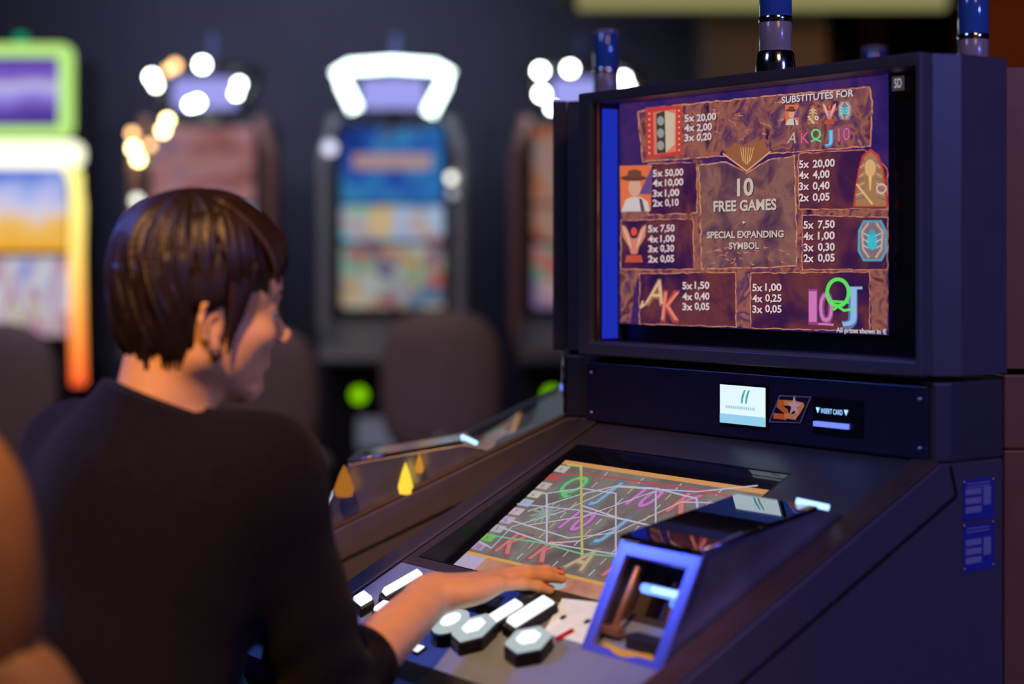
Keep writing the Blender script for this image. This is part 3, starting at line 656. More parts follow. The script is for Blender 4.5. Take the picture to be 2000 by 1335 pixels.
def lower_display(root):
    if _low:
        d = bpy.data.objects.new('lower_display', _low['d']); COL.objects.link(d); d.parent = root
        for nm, me in _low.items():
            if nm != 'd': o = bpy.data.objects.new(nm, me); COL.objects.link(o); o.parent = d
        return
    b = MB()
    fx = (-0.285, 0.152); ft = (0.055, 0.338)
    b.add([P(fx[0], ft[0], zl(ft[0]) - .006), P(fx[1], ft[0], zl(ft[0]) - .006), P(fx[1], ft[1], zl(ft[1]) - .0012), P(fx[0], ft[1], zl(ft[1]) - .0012)], [(0, 1, 2, 3)], M['black'])
    gb = picture('reel_backdrop', [(0.13, 0.10, 0.11), (0.18, 0.145, 0.145), (0.27, 0.24, 0.21), (0.17, 0.14, 0.16)], scale=9, st=1.0)  # greys lifted to carry the haze of reflections on the deck glass
    b.add([dpt(0, 0, 0), dpt(1, 0, 0), dpt(1, 1, 0), dpt(0, 1, 0)], [(0, 1, 2, 3)], gb)
    d = b.build('lower_display', root, recalc=False); _low['d'] = d.data
    b = MB()
    og = ec(.72, .34, .12, .9); rd = ec(.42, .12, .10, .9)
    b.add([dpt(0, 0, 1), dpt(1, 0, 1), dpt(1, .035, 1), dpt(0, .035, 1)], [(0, 1, 2, 3)], og)
    b.add([dpt(.08, .84, 1), dpt(1, .84, 1), dpt(1, 1, 1), dpt(.08, 1, 1)], [(0, 1, 2, 3)], picture('red_info_bar', [(.40, .10, .12), (.60, .28, .18), (.66, .42, .32)], scale=12))
    b.add([dpt(0, .84, 1.2), dpt(1, .84, 1.2), dpt(1, .862, 1.2), dpt(0, .862, 1.2)], [(0, 1, 2, 3)], ec(.85, .45, .12, .9))
    b.add([dpt(0, .86, 1.2), dpt(.12, .86, 1.2), dpt(.12, 1, 1.2), dpt(0, 1, 1.2)], [(0, 1, 2, 3)], ec(.55, .45, .66, 1))
    for u, rr in ((.52, .042), (.86, .05)):
        c = [dpt(u + rr * 1.35 * math.cos(a), .93 + rr * math.sin(a), 1.6) for a in [2 * PI * i / 20 for i in range(20)]]
        b.add(c, [tuple(range(20))], ec(.42, .52, .52, 1))
    # line number tabs down the left edge
    tabs = [(.70, .60, .52), (.62, .10, .10), (.72, .55, .56), (.75, .68, .52), (.48, .58, .75), (.72, .55, .66), (.60, .48, .70), (.55, .55, .62), (.25, .62, .12), (.56, .38, .60)]
    for i, c in enumerate(tabs):
        w0 = .05 + i * .079
        b.add([dpt(.0, w0, 1.3), dpt(.06, w0, 1.3), dpt(.06, w0 + .058, 1.3), dpt(.0, w0 + .058, 1.3)], [(0, 1, 2, 3)], ec(*c, .9))
        put_text(b, str([4, 2, 8, 6, 1, 7, 9, 3, 5, 10][i]), ec(.2, .1, .15), dpt(.018, w0 + .05, 1.8), (1, 0, 0), -UD, h=.009)
    for k in range(1, 5):     # reel dividers, drawn as dashes
        u = .075 + k * .184
        for j in range(9): duline(b, [(u, .05 + j * .09), (u, .10 + j * .09)], .003, ec(.62, .40, .32) if j % 2 else ec(.52, .50, .55), 1.4)
    duline(b, [(.99, .04), (.99, .84)], .005, og, 1.4)
    o = b.build('reel_frame_picture', d, recalc=False); _low['reel_frame_picture'] = o.data
    b = MB()
    colr = dict(Q=(.12, .55, .18), J=(.22, .42, .68), K=(.66, .16, .16), A=(.60, .42, .22), T=(.58, .18, .55), W=(.38, .52, .45))
    grid = ['QJTKQ', 'WTJAJ', 'KKAKT']
    for r0 in range(3):
        for c0 in range(5):
            g = grid[r0][c0]; u = .075 + (c0 + .5) * .184; w0 = .05 + (r0 + .5) * .263
            t_ = '10' if g == 'T' else ('J' if g == 'J' else g); c = colr[g]
            if g == 'W':
                for k in range(12):
                    a = k * PI / 6; duline(b, [(u, w0), (u + .06 * math.cos(a), w0 + .09 * math.sin(a))], .004, ec(*c, .8), 2)
                continue
            put_text(b, t_, ec(*[x * .45 + .06 for x in c], .9), dpt(u, w0 + .095, 1.8), (1, 0, 0), -UD, h=.044, bold=.07, centre=True, shear=.2)
            put_text(b, t_, ec(*[min(1, x * 1.05 + .10) for x in c], .85), dpt(u, w0 + .09, 2.2), (1, 0, 0), -UD, h=.041, bold=.015, centre=True, shear=.2)
    o = b.build('reel_symbol_picture', d, recalc=False); _low['reel_symbol_picture'] = o.data
    b = MB()
    def pl(pts, w0, c, lay):
        for (x0, y0), (x1, y1) in zip(pts, pts[1:]):
            a = dq(x0, y0, lay); c2_ = dq(x1, y1, lay); d_ = (c2_ - a).normalized(); n_ = Vector((0, math.sin(ANG2), -math.cos(ANG2))).cross(d_).normalized() * w0 / 2
            b.add([a + n_, c2_ + n_, c2_ - n_, a - n_], [(0, 1, 2, 3)], c)
    lv = ec(.66, .60, .74, .9)
    pl([(1098, 926), (1180, 932), (1330, 952), (1490, 982)], .0036, ec(.62, .10, .10, .9), 3)
    pl([(1040, 962), (1068, 965), (1068, 1062), (1130, 1058), (1205, 1030)], .0030, lv, 3.1)
    pl([(1030, 1000), (1130, 968), (1205, 950), (1281, 955), (1361, 975), (1364, 1012)], .0030, lv, 3.2)
    pl([(1010, 985), (1135, 998), (1281, 1030), (1310, 1034)], .0026, ec(.60, .56, .78, .9), 3.3)
    pl([(1025, 1028), (1140, 1010), (1281, 960), (1281, 1030), (1205, 1012), (1135, 988)], .0026, lv, 3.4)
    pl([(990, 1015), (1110, 1052), (1203, 1042), (1330, 982), (1480, 985)], .0026, ec(.70, .60, .66, .9), 3.5)
    pl([(975, 1030), (1068, 1062), (1203, 1084), (1203, 965), (1135, 955), (1068, 965)], .0026, lv, 3.6)
    pl([(950, 1046), (1060, 1062), (1135, 1083), (1240, 1090)], .0030, ec(.22, .62, .36, .9), 3.7)
    pl([(935, 1058), (960, 1072), (1000, 1030), (1100, 1000), (1203, 952), (1360, 962), (1480, 950)], .0026, ec(.60, .62, .80, .9), 3.8)
    pl([(1108, 909), (1135, 912), (1137, 1088)], .0040, ec(.62, .58, .16, .9), 4.2)
    o = b.build('payline_picture', d, recalc=False); _low['payline_picture'] = o.data

def dbox(mb, cx, ct, w, l, h0, h1, m, ang=0, taper=0):
    """box standing on deck: w along x, l along t"""
    c, s_ = math.cos(ang), math.sin(ang)
    q = lambda k: [(cx + (a * w * c - d_ * l * s_) * k / 2, ct + (a * w * s_ + d_ * l * c) * k / 2) for a, d_ in ((-1, -1), (1, -1), (1, 1), (-1, 1))]
    A = [P(x, t, dz(t) + h0) for x, t in q(1)]; B = [P(x, t, dz(t) + h1) for x, t in q(1 - taper)]
    mb.add(A + B, [(0, 1, 2, 3), (7, 6, 5, 4), (0, 4, 5, 1), (1, 5, 6, 2), (2, 6, 7, 3), (3, 7, 4, 0)], m)
def dpoly(mb, pts, h0, h1, m): deck_prism(mb, pts, h0, h1, m)

def buttons(root):
    def but(x, t, w, l, ang=0, shape='rect', lit=True):
        if shape == 'rect':
            b = MB(); dbox(b, x, t, w, l, .001, .014, M['black'], ang, .06); o = b.build('button', root, bevel=.002)
            b = MB(); dbox(b, x, t, w * .84, l * .86, .0145, .020, M['e_btn'] if lit else M['steel'], ang, .12); b.build('button_cap', o, bevel=.0015)
        else:
            n_ = 6 if shape == 'hex' else 20
            pts = lambda k: [(x + w / 2 * k * math.cos(2 * PI * i / n_ + ang), t + l / 2 * k * math.sin(2 * PI * i / n_ + ang)) for i in range(n_)]
            b = MB(); dpoly(b, pts(1), .001, .017, M['black']); o = b.build('button', root, bevel=.002)
            b = MB(); dpoly(b, pts(.95), .0175, .021, M['capwhite']); dpoly(b, pts(.52), .021, .0235, M['e_btn']); b.build('button_cap', o, bevel=.0015)
    M['capwhite'] = emit('dim_button_rim', (0.50, 0.58, 0.60), .9) if 'capwhite' not in M else M['capwhite']
    B = [(786, 1131, .024, .062, .25, 'rect'), (708, 1163, .040, .020, .2, 'rect'), (752, 1180, .040, .020, .0, 'rect'), (985, 1188, .026, .050, .2, 'rect'), (1036, 1187, .034, .062, .2, 'rect'),
         (880, 1212, .056, .046, .5, 'round'), (925, 1224, .064, .054, .3, 'hex'), (1032, 1247, .072, .048, .3, 'hex')]
    for px, py, w, l, a, sh in B:
        x, t = on_deck(px, py, .02); but(x, t, w, l, a, sh)
    # unlit recessed key beside the first button
    x, t = on_deck(815, 1148, 0.004); b = MB(); dbox(b, x, t, .030, .030, .001, .005, M['deck'], .2); b.build('blank_key', root, bevel=.001)
    # little glowing ticket symbol on the plate
    x, t = on_deck(809, 1267, 0.002); b = MB(); dbox(b, x, t, .034, .013, .001, .004, M['black'], 0); dbox(b, x, t, .030, .010, .004, .005, M['e_btn'], 0)
    b.build('ticket_light', root)
    # pale card plate with screws and fingerprints
    q = [on_deck(*p_) for p_ in ((1098, 1172), (1172, 1180), (1150, 1262), (1062, 1238))]
    b = MB(); dpoly(b, q[::-1], .001, .003, M['plate']); pl = b.build('card_plate', root, bevel=.0008)
    for px, py in ((1100, 1206), (1147, 1214)):
        x, t = on_deck(px, py, .003); b = MB(); dpoly(b, ell(x, t, .004, .004, 12), .003, .0042, M['matte']); b.build('plate_screw', pl)
    x, t = on_deck(1103, 1240, .003); b = MB(); dbox(b, x, t, .010, .022, .003, .0045, M['nail'], .35); b.build('red_marker', pl, bevel=.001)
    # small ridge clips between buttons
    x, t = on_deck(1030, 1278, .002); b = MB(); dbox(b, x, t, .060, .008, .001, .004, M['amber'], 0); b.build('amber_strip', root)
    x, t = on_deck(935, 1190, .002); b = MB(); dbox(b, x, t, .20, .012, .001, .006, M['black'], 0); b.build('button_divider', root, bevel=.001)

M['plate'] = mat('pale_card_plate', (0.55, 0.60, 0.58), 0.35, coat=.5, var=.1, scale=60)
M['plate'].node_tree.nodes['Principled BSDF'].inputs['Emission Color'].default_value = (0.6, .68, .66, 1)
M['plate'].node_tree.nodes['Principled BSDF'].inputs['Emission Strength'].default_value = 0.5  # added self-glow brightens the plate, which is no lamp
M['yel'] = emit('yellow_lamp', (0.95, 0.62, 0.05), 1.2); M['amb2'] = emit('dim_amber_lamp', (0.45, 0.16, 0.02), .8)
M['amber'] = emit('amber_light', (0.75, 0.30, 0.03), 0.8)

def bill_unit(root):
    x0, x1 = 0.168, 0.300
    tf0, tf1 = 0.412, 0.350; zf1 = 0.955; tb, zb_ = 0.165, 0.988
    base = lambda t: dz(t) + .001
    # housing: bottom-front, top-front, top-back, foot-back (all with real thickness)
    pr = [(tf0, base(tf0)), (tf1, zf1), (tb, zb_), (0.118, base(.118))]
    b = MB()
    for xa, xb in ((x0, x0 + .004), (x1 - .004, x1)):
        A = [P(xa, *q) for q in pr]; B = [P(xb, *q) for q in pr]
        b.add(A + B, [(0, 1, 2, 3), (7, 6, 5, 4), (0, 1, 5, 4), (1, 2, 6, 5), (2, 3, 7, 6), (3, 0, 4, 7)], M['satin'])
    # back slope
    b.add([P(x0, tb, zb_), P(x1, tb, zb_), P(x1, .118, base(.118)), P(x0, .118, base(.118))], [(0, 1, 2, 3)], M['chrome'])
    unit = b.build('bill_acceptor_housing', root, bevel=.001)
    b = MB(); A = [P(x0 - .002, tf1 + .004, zf1), P(x1 + .002, tf1 + .004, zf1), P(x1 + .002, tb, zb_), P(x0 - .002, tb, zb_)]; b.add(A + [v_ + Vector((0, 0, .006)) for v_ in A], [(0, 1, 2, 3), (7, 6, 5, 4), (0, 4, 5, 1), (1, 5, 6, 2), (2, 6, 7, 3), (3, 7, 4, 0)], M['dglass'])
    b.build('top_glass', unit, bevel=.0015)
    b = MB(); b.tube([P(x1 + .002, tf1, zf1 + .004), P(x1 + .002, (tf1 + tb) / 2 + .03, (zf1 + zb_) / 2 + .001)], .0028, M['bchrome']); b.build('corner_trim', unit)
    # front frame
    up = (P(0, tf1, zf1) - P(0, tf0, base(tf0))); H_ = up.length; up.normalize()
    b = MB(); fo = [(x0 - .004, 0), (x1 + .004, 0), (x1 + .004, H_ + .003), (x0 - .004, H_ + .003)]; fi = [(x0 + .014, .010), (x1 - .014, .010), (x1 - .014, H_ - .018), (x0 + .014, H_ - .018)]
    b.ring(fo, fi, -.007, M['bchrome'], origin=P(0, tf0, base(tf0)), uy=up); b.build('front_frame', unit, bevel=.0015)
    # inside: mirrored floor and back, bronze rail and clamp, blue lamp bar, amber mouth
    nrm = Vector((1, 0, 0)).cross(up)   # points inward/outward
    inn = nrm if nrm.y > 0 else -nrm
    O = P(0, tf0, base(tf0)); F = lambda x, h, d_: O + Vector((x, 0, 0)) + up * h + inn * d_
    b = MB(); b.add([F(x0 + .008, .0, .045), F(x1 - .006, .0, .045), F(x1 - .006, H_, .045), F(x0 + .008, H_, .045)], [(0, 1, 2, 3)], M['mirror'])
    b.build('inner_mirror', unit, recalc=False)
    b = MB(); b.add([F(x0 + .006, .008, .002), F(x0 + .006, .008, .045), F(x0 + .006, H_ - .01, .045), F(x0 + .006, H_ - .01, .002)], [(0, 1, 2, 3)], M['strip']); b.build('inner_lining', unit, recalc=False)
    b = MB(); b.tube([F(x0 + .026, .030, .012), F(x0 + .028, H_ - .025, .012)], .004, M['bronzebar']); b.box(F(x0 + .026, .032, .012), (.030, .012, .010), M['bronzebar']); b.build('bronze_rail', unit, bevel=.001)
    b = MB(); b.box(F((x0 + x1) / 2 + .022, .020, .022), (.070, .022, .036), M['matte']); b.build('bill_mouth', unit, bevel=.004)
    b = MB(); b.tube([F(x0 + .030, .012, .006), F((x0 + x1) / 2, .008, .0), F(x1 - .025, .012, .006)], .0038, M['amber']); b.build('amber_lip', unit)
    b = MB(); b.tube([F(x0 + .040, H_ * .66, .020), F(x1 - .022, H_ * .66, .020)], .0055, M['e_blue']); b.tube([F(x0 + .062, H_ * .66, .0145), F(x1 - .030, H_ * .66, .0145)], .003, M['e_cyan']); b.build('blue_lamp_bar', unit)
    # key lock and blue lit tip behind the top
    b = MB(); b.lathe([(.0001, .006), (.007, .006), (.009, 0)], M['gold'], c=P(x0 + .035, tb - .012, zb_ - .004), n=16, rot=Matrix.Rotation(R(-30), 3, 'X')); b.build('key_lock', unit)
    b = MB(); b.tube([P(x1 - .03, tb + .004, zb_ + .009), P(x1 + .0, tb - .02, zb_ + .002)], .0035, M['e_cyan']); b.build('blue_tip_lamp', unit)

def console_bits(root):
    b = MB(); T = 0.006
    def pq(px, py, d_=0): x, z = on_front(px, py, T); return P(x, T + d_, z)
    def quad(mb, pts, m, d_): mb.add([pq(*p_, d_) for p_ in pts], [tuple(range(len(pts)))], m)
    def rect(x0, y0, x1, y1): a = on_front(x0, y1, T); c = on_front(x1, y0, T); return a[0], a[1], c[0], c[1]
    xa, za = on_front(1409, 824, T); xb, zb2 = on_front(1498, 757, T)
    b.box(P((xa + xb) / 2, T + .0, (za + zb2) / 2), (xb - xa + .006, .004, zb2 - za + .006), M['black'])
    def br(x0, z0, x1, z1, m, d_): b.add([P(x0, T + d_, z0), P(x1, T + d_, z0), P(x1, T + d_, z1), P(x0, T + d_, z1)], [(0, 1, 2, 3)], m)
    br(xa, za, xb, zb2, M['e_disp'], .0024); br(xa, za, xb, za + (zb2 - za) * .24, M['e_dispb'], .0028)
    cx = (xa + xb) / 2 + .006; cz = zb2 - .014
    for k in (-1, 1):
        b.add([P(cx + k * .004 + a, T + .0031, cz + c) for a, c in ((-.004, -.009), (-.001, -.010), (.0005, -.002), (.005, .009), (.002, .009), (-.003, 0))], [(0, 1, 2, 3, 4, 5)], M['e_teal'])
    put_text(b, 'ADMIRAL', M['e_disp2'], P(xa + .014, T + .0031, za + .024), (1, 0, 0), (0, 0, 1), w=.05, h=.005) if False else None
    for k in range(16): br(xa + .012 + k * .0036, za + .0205, xa + .0145 + k * .0036, za + .0245, M['e_disp2'], .0031)
    b.build('info_display', root, recalc=False)
    # slanted badge
    b = MB()
    q = [(1503, 824), (1524, 771), (1587, 774), (1566, 826)]
    pts = []
    for px, py in q: x, z = on_front(px, py, T); pts.append((x, z))
    cxm = sum(p_[0] for p_ in pts) / 4; czm = sum(p_[1] for p_ in pts) / 4
    sc = lambda k, w_=0: [(cxm + (x - cxm) * k, czm + (z - czm) * k) for x, z in pts]
    b.ring(pts[::-1], sc(.90)[::-1], .002, M['screw'], origin=P(0, T - .002, 0)) if False else None
    def lay(pp, m, d_): b.add([P(x, T + d_, z) for x, z in pp], [tuple(range(len(pp)))], m)
    lay(pts, M['badge_rim'], .0015); lay(sc(.91), M['badge_navy'], .0019)
    # orange ribbon shape: a looped "2" and a star
    w_ = pts[2][0] - pts[0][0]; h_ = pts[1][1] - pts[0][1]
    uv = lambda u, v_: (pts[0][0] + w_ * u, pts[0][1] + h_ * v_)
    def rib(path, wd, m, d_):
        for (a, c) in zip(path, path[1:]):
            p0 = Vector(uv(*a)); p1 = Vector(uv(*c)); d2 = (p1 - p0).normalized(); n2 = Vector((-d2.y, d2.x)) * wd / 2; e2 = d2 * wd * .35
            lay([tuple(v2) for v2 in (p0 + n2 - e2, p1 + n2 + e2, p1 - n2 + e2, p0 - n2 - e2)], m, d_)
    rib([(.42, .75), (.28, .74), (.26, .62), (.42, .45), (.46, .32), (.40, .25), (.16, .25)], .0075, M['badge_orange'], .0023)
    rib([(.42, .75), (.62, .76), (.80, .72), (.72, .50), (.62, .28), (.42, .30)], .007, M['badge_orange2'], .0026)
    star = []
    for k in range(10): a = PI / 2 + k * PI / 5; rr = .014 if k % 2 == 0 else .0055; x, z = uv(.62, .66); star.append((x + rr * math.cos(a), z + rr * math.sin(a)))
    lay(star, M['badge_pink'], .0029)
    b.build('slanted_badge', root, recalc=False)
    # card slot with lit writing
    b = MB()
    a = on_front(1590, 845, T); c = on_front(1685, 782, T)
    b.box(P((a[0] + c[0]) / 2, T - .0005, (a[1] + c[1]) / 2), (c[0] - a[0], .004, c[1] - a[1]), M['black'])
    x0_, z0_ = on_front(1597, 806, T); x1_, _ = on_front(1659, 808, T); hh = .0075
    tri = lambda xx: lay2([(xx - .0035, z0_ + hh), (xx + .0035, z0_ + hh), (xx, z0_)], M['e_cy2'], .0025)
    def lay2(pp, m, d_): b.add([P(x, T + d_, z) for x, z in pp], [tuple(range(len(pp)))], m)
    tri(x0_ + .003); tri(x1_ - .003)
    put_text(b, 'INSERT CARD', M['e_cy2'], P(x0_ + .009, T + .0025, z0_ + .0005), (1, 0, 0), (0, 0, 1), w=x1_ - x0_ - .018, h=hh * .9, bold=0.0)
    xs, zs = on_front(1595, 832, T); xe, ze = on_front(1661, 824, T)
    b.box(P((xs + xe) / 2, T + .003, z0_ - .0135), (xe - xs, .006, .0065), M['e_slot'])
    b.build('card_slot', root, recalc=False)
    # data plates riveted to the right side panel
    b = MB(); X = 0.3456
    for z0, z1 in ((0.962, 1.013), (0.900, 0.958)):
        b.add([Vector((X, .042, z0)), Vector((X, .101, z0)), Vector((X, .101, z1)), Vector((X, .042, z1))], [(0, 1, 2, 3)], M['label'])
        for k in range(3): zz = z0 + .010 + k * .011; b.add([Vector((X + .0004, .046, zz)), Vector((X + .0004, .076, zz)), Vector((X + .0004, .076, zz + .0075)), Vector((X + .0004, .046, zz + .0075))], [(0, 1, 2, 3)], M['labelgrey'])
        b.add([Vector((X + .0004, .080, z0 + .018)), Vector((X + .0004, .094, z0 + .018)), Vector((X + .0004, .094, z0 + .040)), Vector((X + .0004, .080, z0 + .040))], [(0, 1, 2, 3)], M['labelgrey'])
        for k in range(2): zz = z1 - .006 - k * .004; b.add([Vector((X + .0004, .048, zz)), Vector((X + .0004, .092, zz)), Vector((X + .0004, .092, zz + .0015)), Vector((X + .0004, .048, zz + .0015))], [(0, 1, 2, 3)], M['labelgrey'])
    lab = b.build('data_plate', root, recalc=False)
    for y in (.044, .099):
        for z in (.904, .957, 1.010): s_ = MB(); s_.lathe([(.0001, .0014), (.0018, .0012), (.0022, 0)], M['screw'], c=(X, y, z), n=10, rot=Matrix.Rotation(R(90), 3, 'Y')); s_.build('rivet', lab)

M['badge_rim'] = mat('badge_rim', (0.55, 0.52, 0.62), 0.3, metal=.3); M['badge_navy'] = mat('badge_navy', (0.03, 0.02, 0.09), 0.3)
M['badge_orange'] = emit('badge_orange', (0.50, 0.10, 0.03), .6); M['badge_orange2'] = emit('badge_orange_light', (0.55, 0.20, 0.10), .6); M['badge_pink'] = emit('badge_pink', (0.55, 0.33, 0.42), .6)
M['e_cy2'] = emit('card_text_light', (0.30, 0.55, 1.0), 1.8); M['e_slot'] = emit('card_slot_light', (0.18, 0.26, 1.0), 1.1)

cen = LC + RV * 0.34
main = thing('slot_machine', 'large dark blue slot machine with lit paytable screen, in front of the woman', 'slot machine', (cen.x, cen.y, 0), math.atan2(RV.y, RV.x))
make_machine(main, M['navy'], M['panel']); lower_display(main)
b = MB(); fx = (-0.285, 0.152); ft = (0.055, 0.338)
deck_prism(b, [(fx[0], ft[0]), (fx[1], ft[0]), (fx[1], ft[1]), (fx[0], ft[1])], -.0025, 0.0005, M['glass2']); b.build('lower_screen_glass', main)
buttons(main); bill_unit(main); console_bits(main)

nb = copy_thing(main, (0.098, 3.076, 0), R(-92), 'dark slot machine seen side-on beyond the woman\'s machine, its deck behind her hand')
nbm = (Matrix.Translation((0.098, 3.076, 0)) @ Matrix.Rotation(R(-92), 4, 'Z')).inverted()
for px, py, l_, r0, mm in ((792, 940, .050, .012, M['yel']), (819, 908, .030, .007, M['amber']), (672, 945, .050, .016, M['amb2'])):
    p_ = nbm @ at(px, py, 2.745); b = MB(); b.lathe([(.0005, l_ * .6), (r0 * .5, l_ * .3), (r0, -l_ * .15), (r0 * .8, -l_ * .38), (.0005, -l_ * .42)], mm, c=p_, n=18); b.build('amber_lamp', nb)  # added glowing drops stand in for amber reflections on the bill unit
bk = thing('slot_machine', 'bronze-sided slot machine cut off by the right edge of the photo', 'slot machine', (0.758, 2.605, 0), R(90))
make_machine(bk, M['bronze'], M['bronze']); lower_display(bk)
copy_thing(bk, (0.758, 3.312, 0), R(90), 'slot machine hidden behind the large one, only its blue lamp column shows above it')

# ------------------------------------------------------------------ far row of machines
def zf(y, Y=8.0): return ZC - (y - HZ) / FPX * Y
FAR = 8.0
def far_machine(xc, label, sc, bulbs, crown_lit, cabm, seed):
    rnd = random.Random(seed)
    root = thing('slot_machine', label, 'slot machine', (xc, FAR, 0), 0, None)
    def bx(nm, x0, x1, y0, y1, z0, z1, m, bev=.01, par=None):
        q = MB(); q.box(((x0 + x1) / 2, (y0 + y1) / 2, (z0 + z1) / 2), (x1 - x0, y1 - y0, z1 - z0), m); return q.build(nm, par or root, bevel=bev)
    bx('base_cabinet', -.31, .31, .02, .60, 0, .82, M['cab'])
    bx('upper_cabinet', -.30, .30, .06, .50, .82, 1.93, M['cab'])
    q = MB(); q.prism([(-.30, .80), (-.02 - .33, .84), (-.33, .90), (.05, 1.02), (.05, .80)], .60, M['cabdeck'], origin=(-.30, 0, 0), ux=(0, 1, 0), uy=(0, 0, 1)); q.build('button_deck', root, bevel=.01)
    for sx in (-1, 1):
        pts = [(sx * .315, .045, z) for z in np.linspace(.86, 1.90, 9)]
        pts[-1] = (sx * .27, .05, 1.95); q = MB(); q.tube(pts, .028, cabm, n=12); q.build('side_trim', root)
    bx('top_screen', -.235, .235, .035, .055, 1.55, 1.90, sc[0], .004)
    q = MB(); q.box((0, .031, 1.74), (.36, .006, .07), sc[3]); q.build('title_panel', root)
    bx('middle_screen', -.235, .235, .035, .055, 1.375, 1.535, sc[1], .004)
    q = bx('reel_screen', -.235, .235, .035, .055, 1.065, 1.355, sc[2], .004)
    q = MB(); q.lathe([(.0001, .02), (.030, .02), (.034, 0)], M['e_green'], c=(-.152, .015, .665), n=20, rot=Matrix.Rotation(R(90), 3, 'X')); q.build('round_green_light', root)
    bx('belly_panel', -.16, .06, .005, .022, .42, .56, M['belly'], .004)
    # topper crown
    bx('crown_neck', -.06, .06, .2, .32, 1.93, 2.02, M['cab'])
    pts = [(-.175, .10, 1.985), (-.235, .09, 2.11), (-.255, .08, 2.15), (-.20, .04, 2.175), (0, .0, 2.185), (.20, .04, 2.175), (.255, .08, 2.15), (.235, .09, 2.10), (.165, .10, 1.965)]
    q = MB(); q.tube(pts, .028, M['e_crown'] if crown_lit else M['cab'], n=12); cr = q.build('crown', root)
    bx('crown_sign', -.15, .15, .08, .12, 1.99, 2.13, M['e_sign'], .02, cr)
    for (px, py, c, r0) in bulbs:
        x = (px - 1000) / FPX * FAR - xc; q = MB()
        q.lathe([(r0 * math.cos(R(a)), r0 * math.sin(R(a))) for a in range(-88, 89, 16)], c, c=(0, 0, 0), n=14); q.build('bulb', cr, loc=(x, -.04, zf(py)))
    # signal column
    q = MB(); q.lathe([(.03, 0), (.03, .02), (.022, .03), (.022, .10), (.02, .21)], M['lampfar'], c=(.0, .3, 2.15), n=16); q.build('lamp_column', root)
    q = MB(); q.box((0, .30, 2.08), (.05, .05, .16), M['cab']); q.build('lamp_mast', root)
    return root
M['e_green'] = emit('green_button_light', (0.20, 0.55, 0.0), 1.5); M['belly'] = emit('belly_glow', (0.16, 0.16, 0.24), .6)
M['e_crown'] = emit('white_crown_light', (0.80, 1.0, 0.93), 6.0); M['e_sign'] = emit('lavender_sign_light', (0.36, 0.36, 0.88), 1.0)
M['lampfar'] = mat('far_lamp_glass', (0.10, 0.13, 0.30), .3)
bw = emit('bulb_white', (0.9, 1.0, 0.92), 26); bo = emit('bulb_orange', (1.0, 0.55, 0.22), 6); by = emit('bulb_yellow', (1.0, 0.85, 0.35), 18); bd = emit('bulb_dim', (0.7, 0.7, 0.6), 4)
blu = picture('blue_title_screen', [(0.01, 0.04, 0.25), (0.03, 0.10, 0.50), (0.04, 0.28, 0.60), (0.10, 0.06, 0.20)], 4.5, .7, 2)
mixs = picture('fruit_reels', [(0.75, 0.7, 0.6), (0.75, 0.45, 0.12), (0.30, 0.55, 0.45), (0.8, 0.72, 0.72), (0.12, 0.25, 0.45), (0.62, 0.12, 0.10), (0.7, 0.68, 0.5)], 14, .5, 3, kind='voronoi')
mid1 = picture('mid_strip', [(0.50, 0.08, 0.05), (0.10, 0.45, 0.60), (0.45, 0.6, 0.8), (0.25, 0.28, 0.6), (0.7, 0.5, 0.2), (.1, .5, .55)], 7, .8, 2, kind='voronoi')
rose = picture('rose_screen', [(0.10, 0.03, 0.05), (0.35, 0.13, 0.13), (0.45, 0.22, 0.25), (0.12, 0.10, 0.22)], 5, .75, 2, stretch=(.6, 1, 1.6))
rose2 = picture('violet_strip', [(0.10, 0.10, 0.45), (0.45, 0.50, 0.70), (0.55, 0.10, 0.10), (0.14, 0.10, 0.30)], 7, .75, 2)
orr = picture('orange_screen', [(0.05, 0.02, 0.03), (0.40, 0.12, 0.05), (0.30, 0.22, 0.20), (0.10, 0.02, 0.02)], 4, .8, 2)
orr2 = picture('orange_reels', [(0.50, 0.05, 0.02), (0.55, 0.45, 0.5), (0.1, 0.3, 0.15), (0.25, 0.2, 0.5), (.5, .2, .1)], 12, .6, 2, kind='voronoi')
tit = emit('pale_title', (0.55, 0.35, 0.34), .7); tit2 = emit('rose_title', (0.42, 0.20, 0.20), .7)
fx1, fx2, fx3 = [(p_ - 1000) / FPX * FAR for p_ in (393, 765, 1142)]
far_machine(fx1, 'distant slot machine with orange and white crown bulbs, directly behind the woman\'s head', (rose, rose2, mixs, tit2),
    [(398, 128, bw, .022), (300, 152, bw, .020), (308, 168, bw, .016), (345, 130, bo, .020), (330, 140, bo, .016), (470, 166, bw, .017), (464, 184, bw, .016), (388, 202, bw, .02), (376, 206, bw, .018),
     (330, 236, by, .017), (322, 256, by, .018), (262, 262, bo, .018), (264, 290, by, .018), (274, 312, by, .018), (296, 284, bo, .016), (271, 392, bd, .022)], False, M['cabrose'], 1)
far_machine(fx2, 'distant slot machine with solid white glowing crown and blue title screen', (blu, mid1, mixs, tit),
    [(882, 348, bd, .02), (884, 378, emit('bulb_faint', (.6, .6, .7), 1), .02), (646, 290, emit('bulb_faint2', (.6, .6, .8), 2), .03)], True, M['cabgrey'], 2)  # these added bulbs stand in for white reflections on the side trims
far_machine(fx3, 'distant slot machine with orange screens, half hidden by the big machine', (orr, orr, orr2, tit2),
    [(1055, 140, bw, .022), (1058, 185, bw, .022), (1113, 136, bw, .022), (1217, 156, bw, .02), (1078, 212, bw, .015), (1225, 172, bw, .015)], False, M['cabrose'], 3)

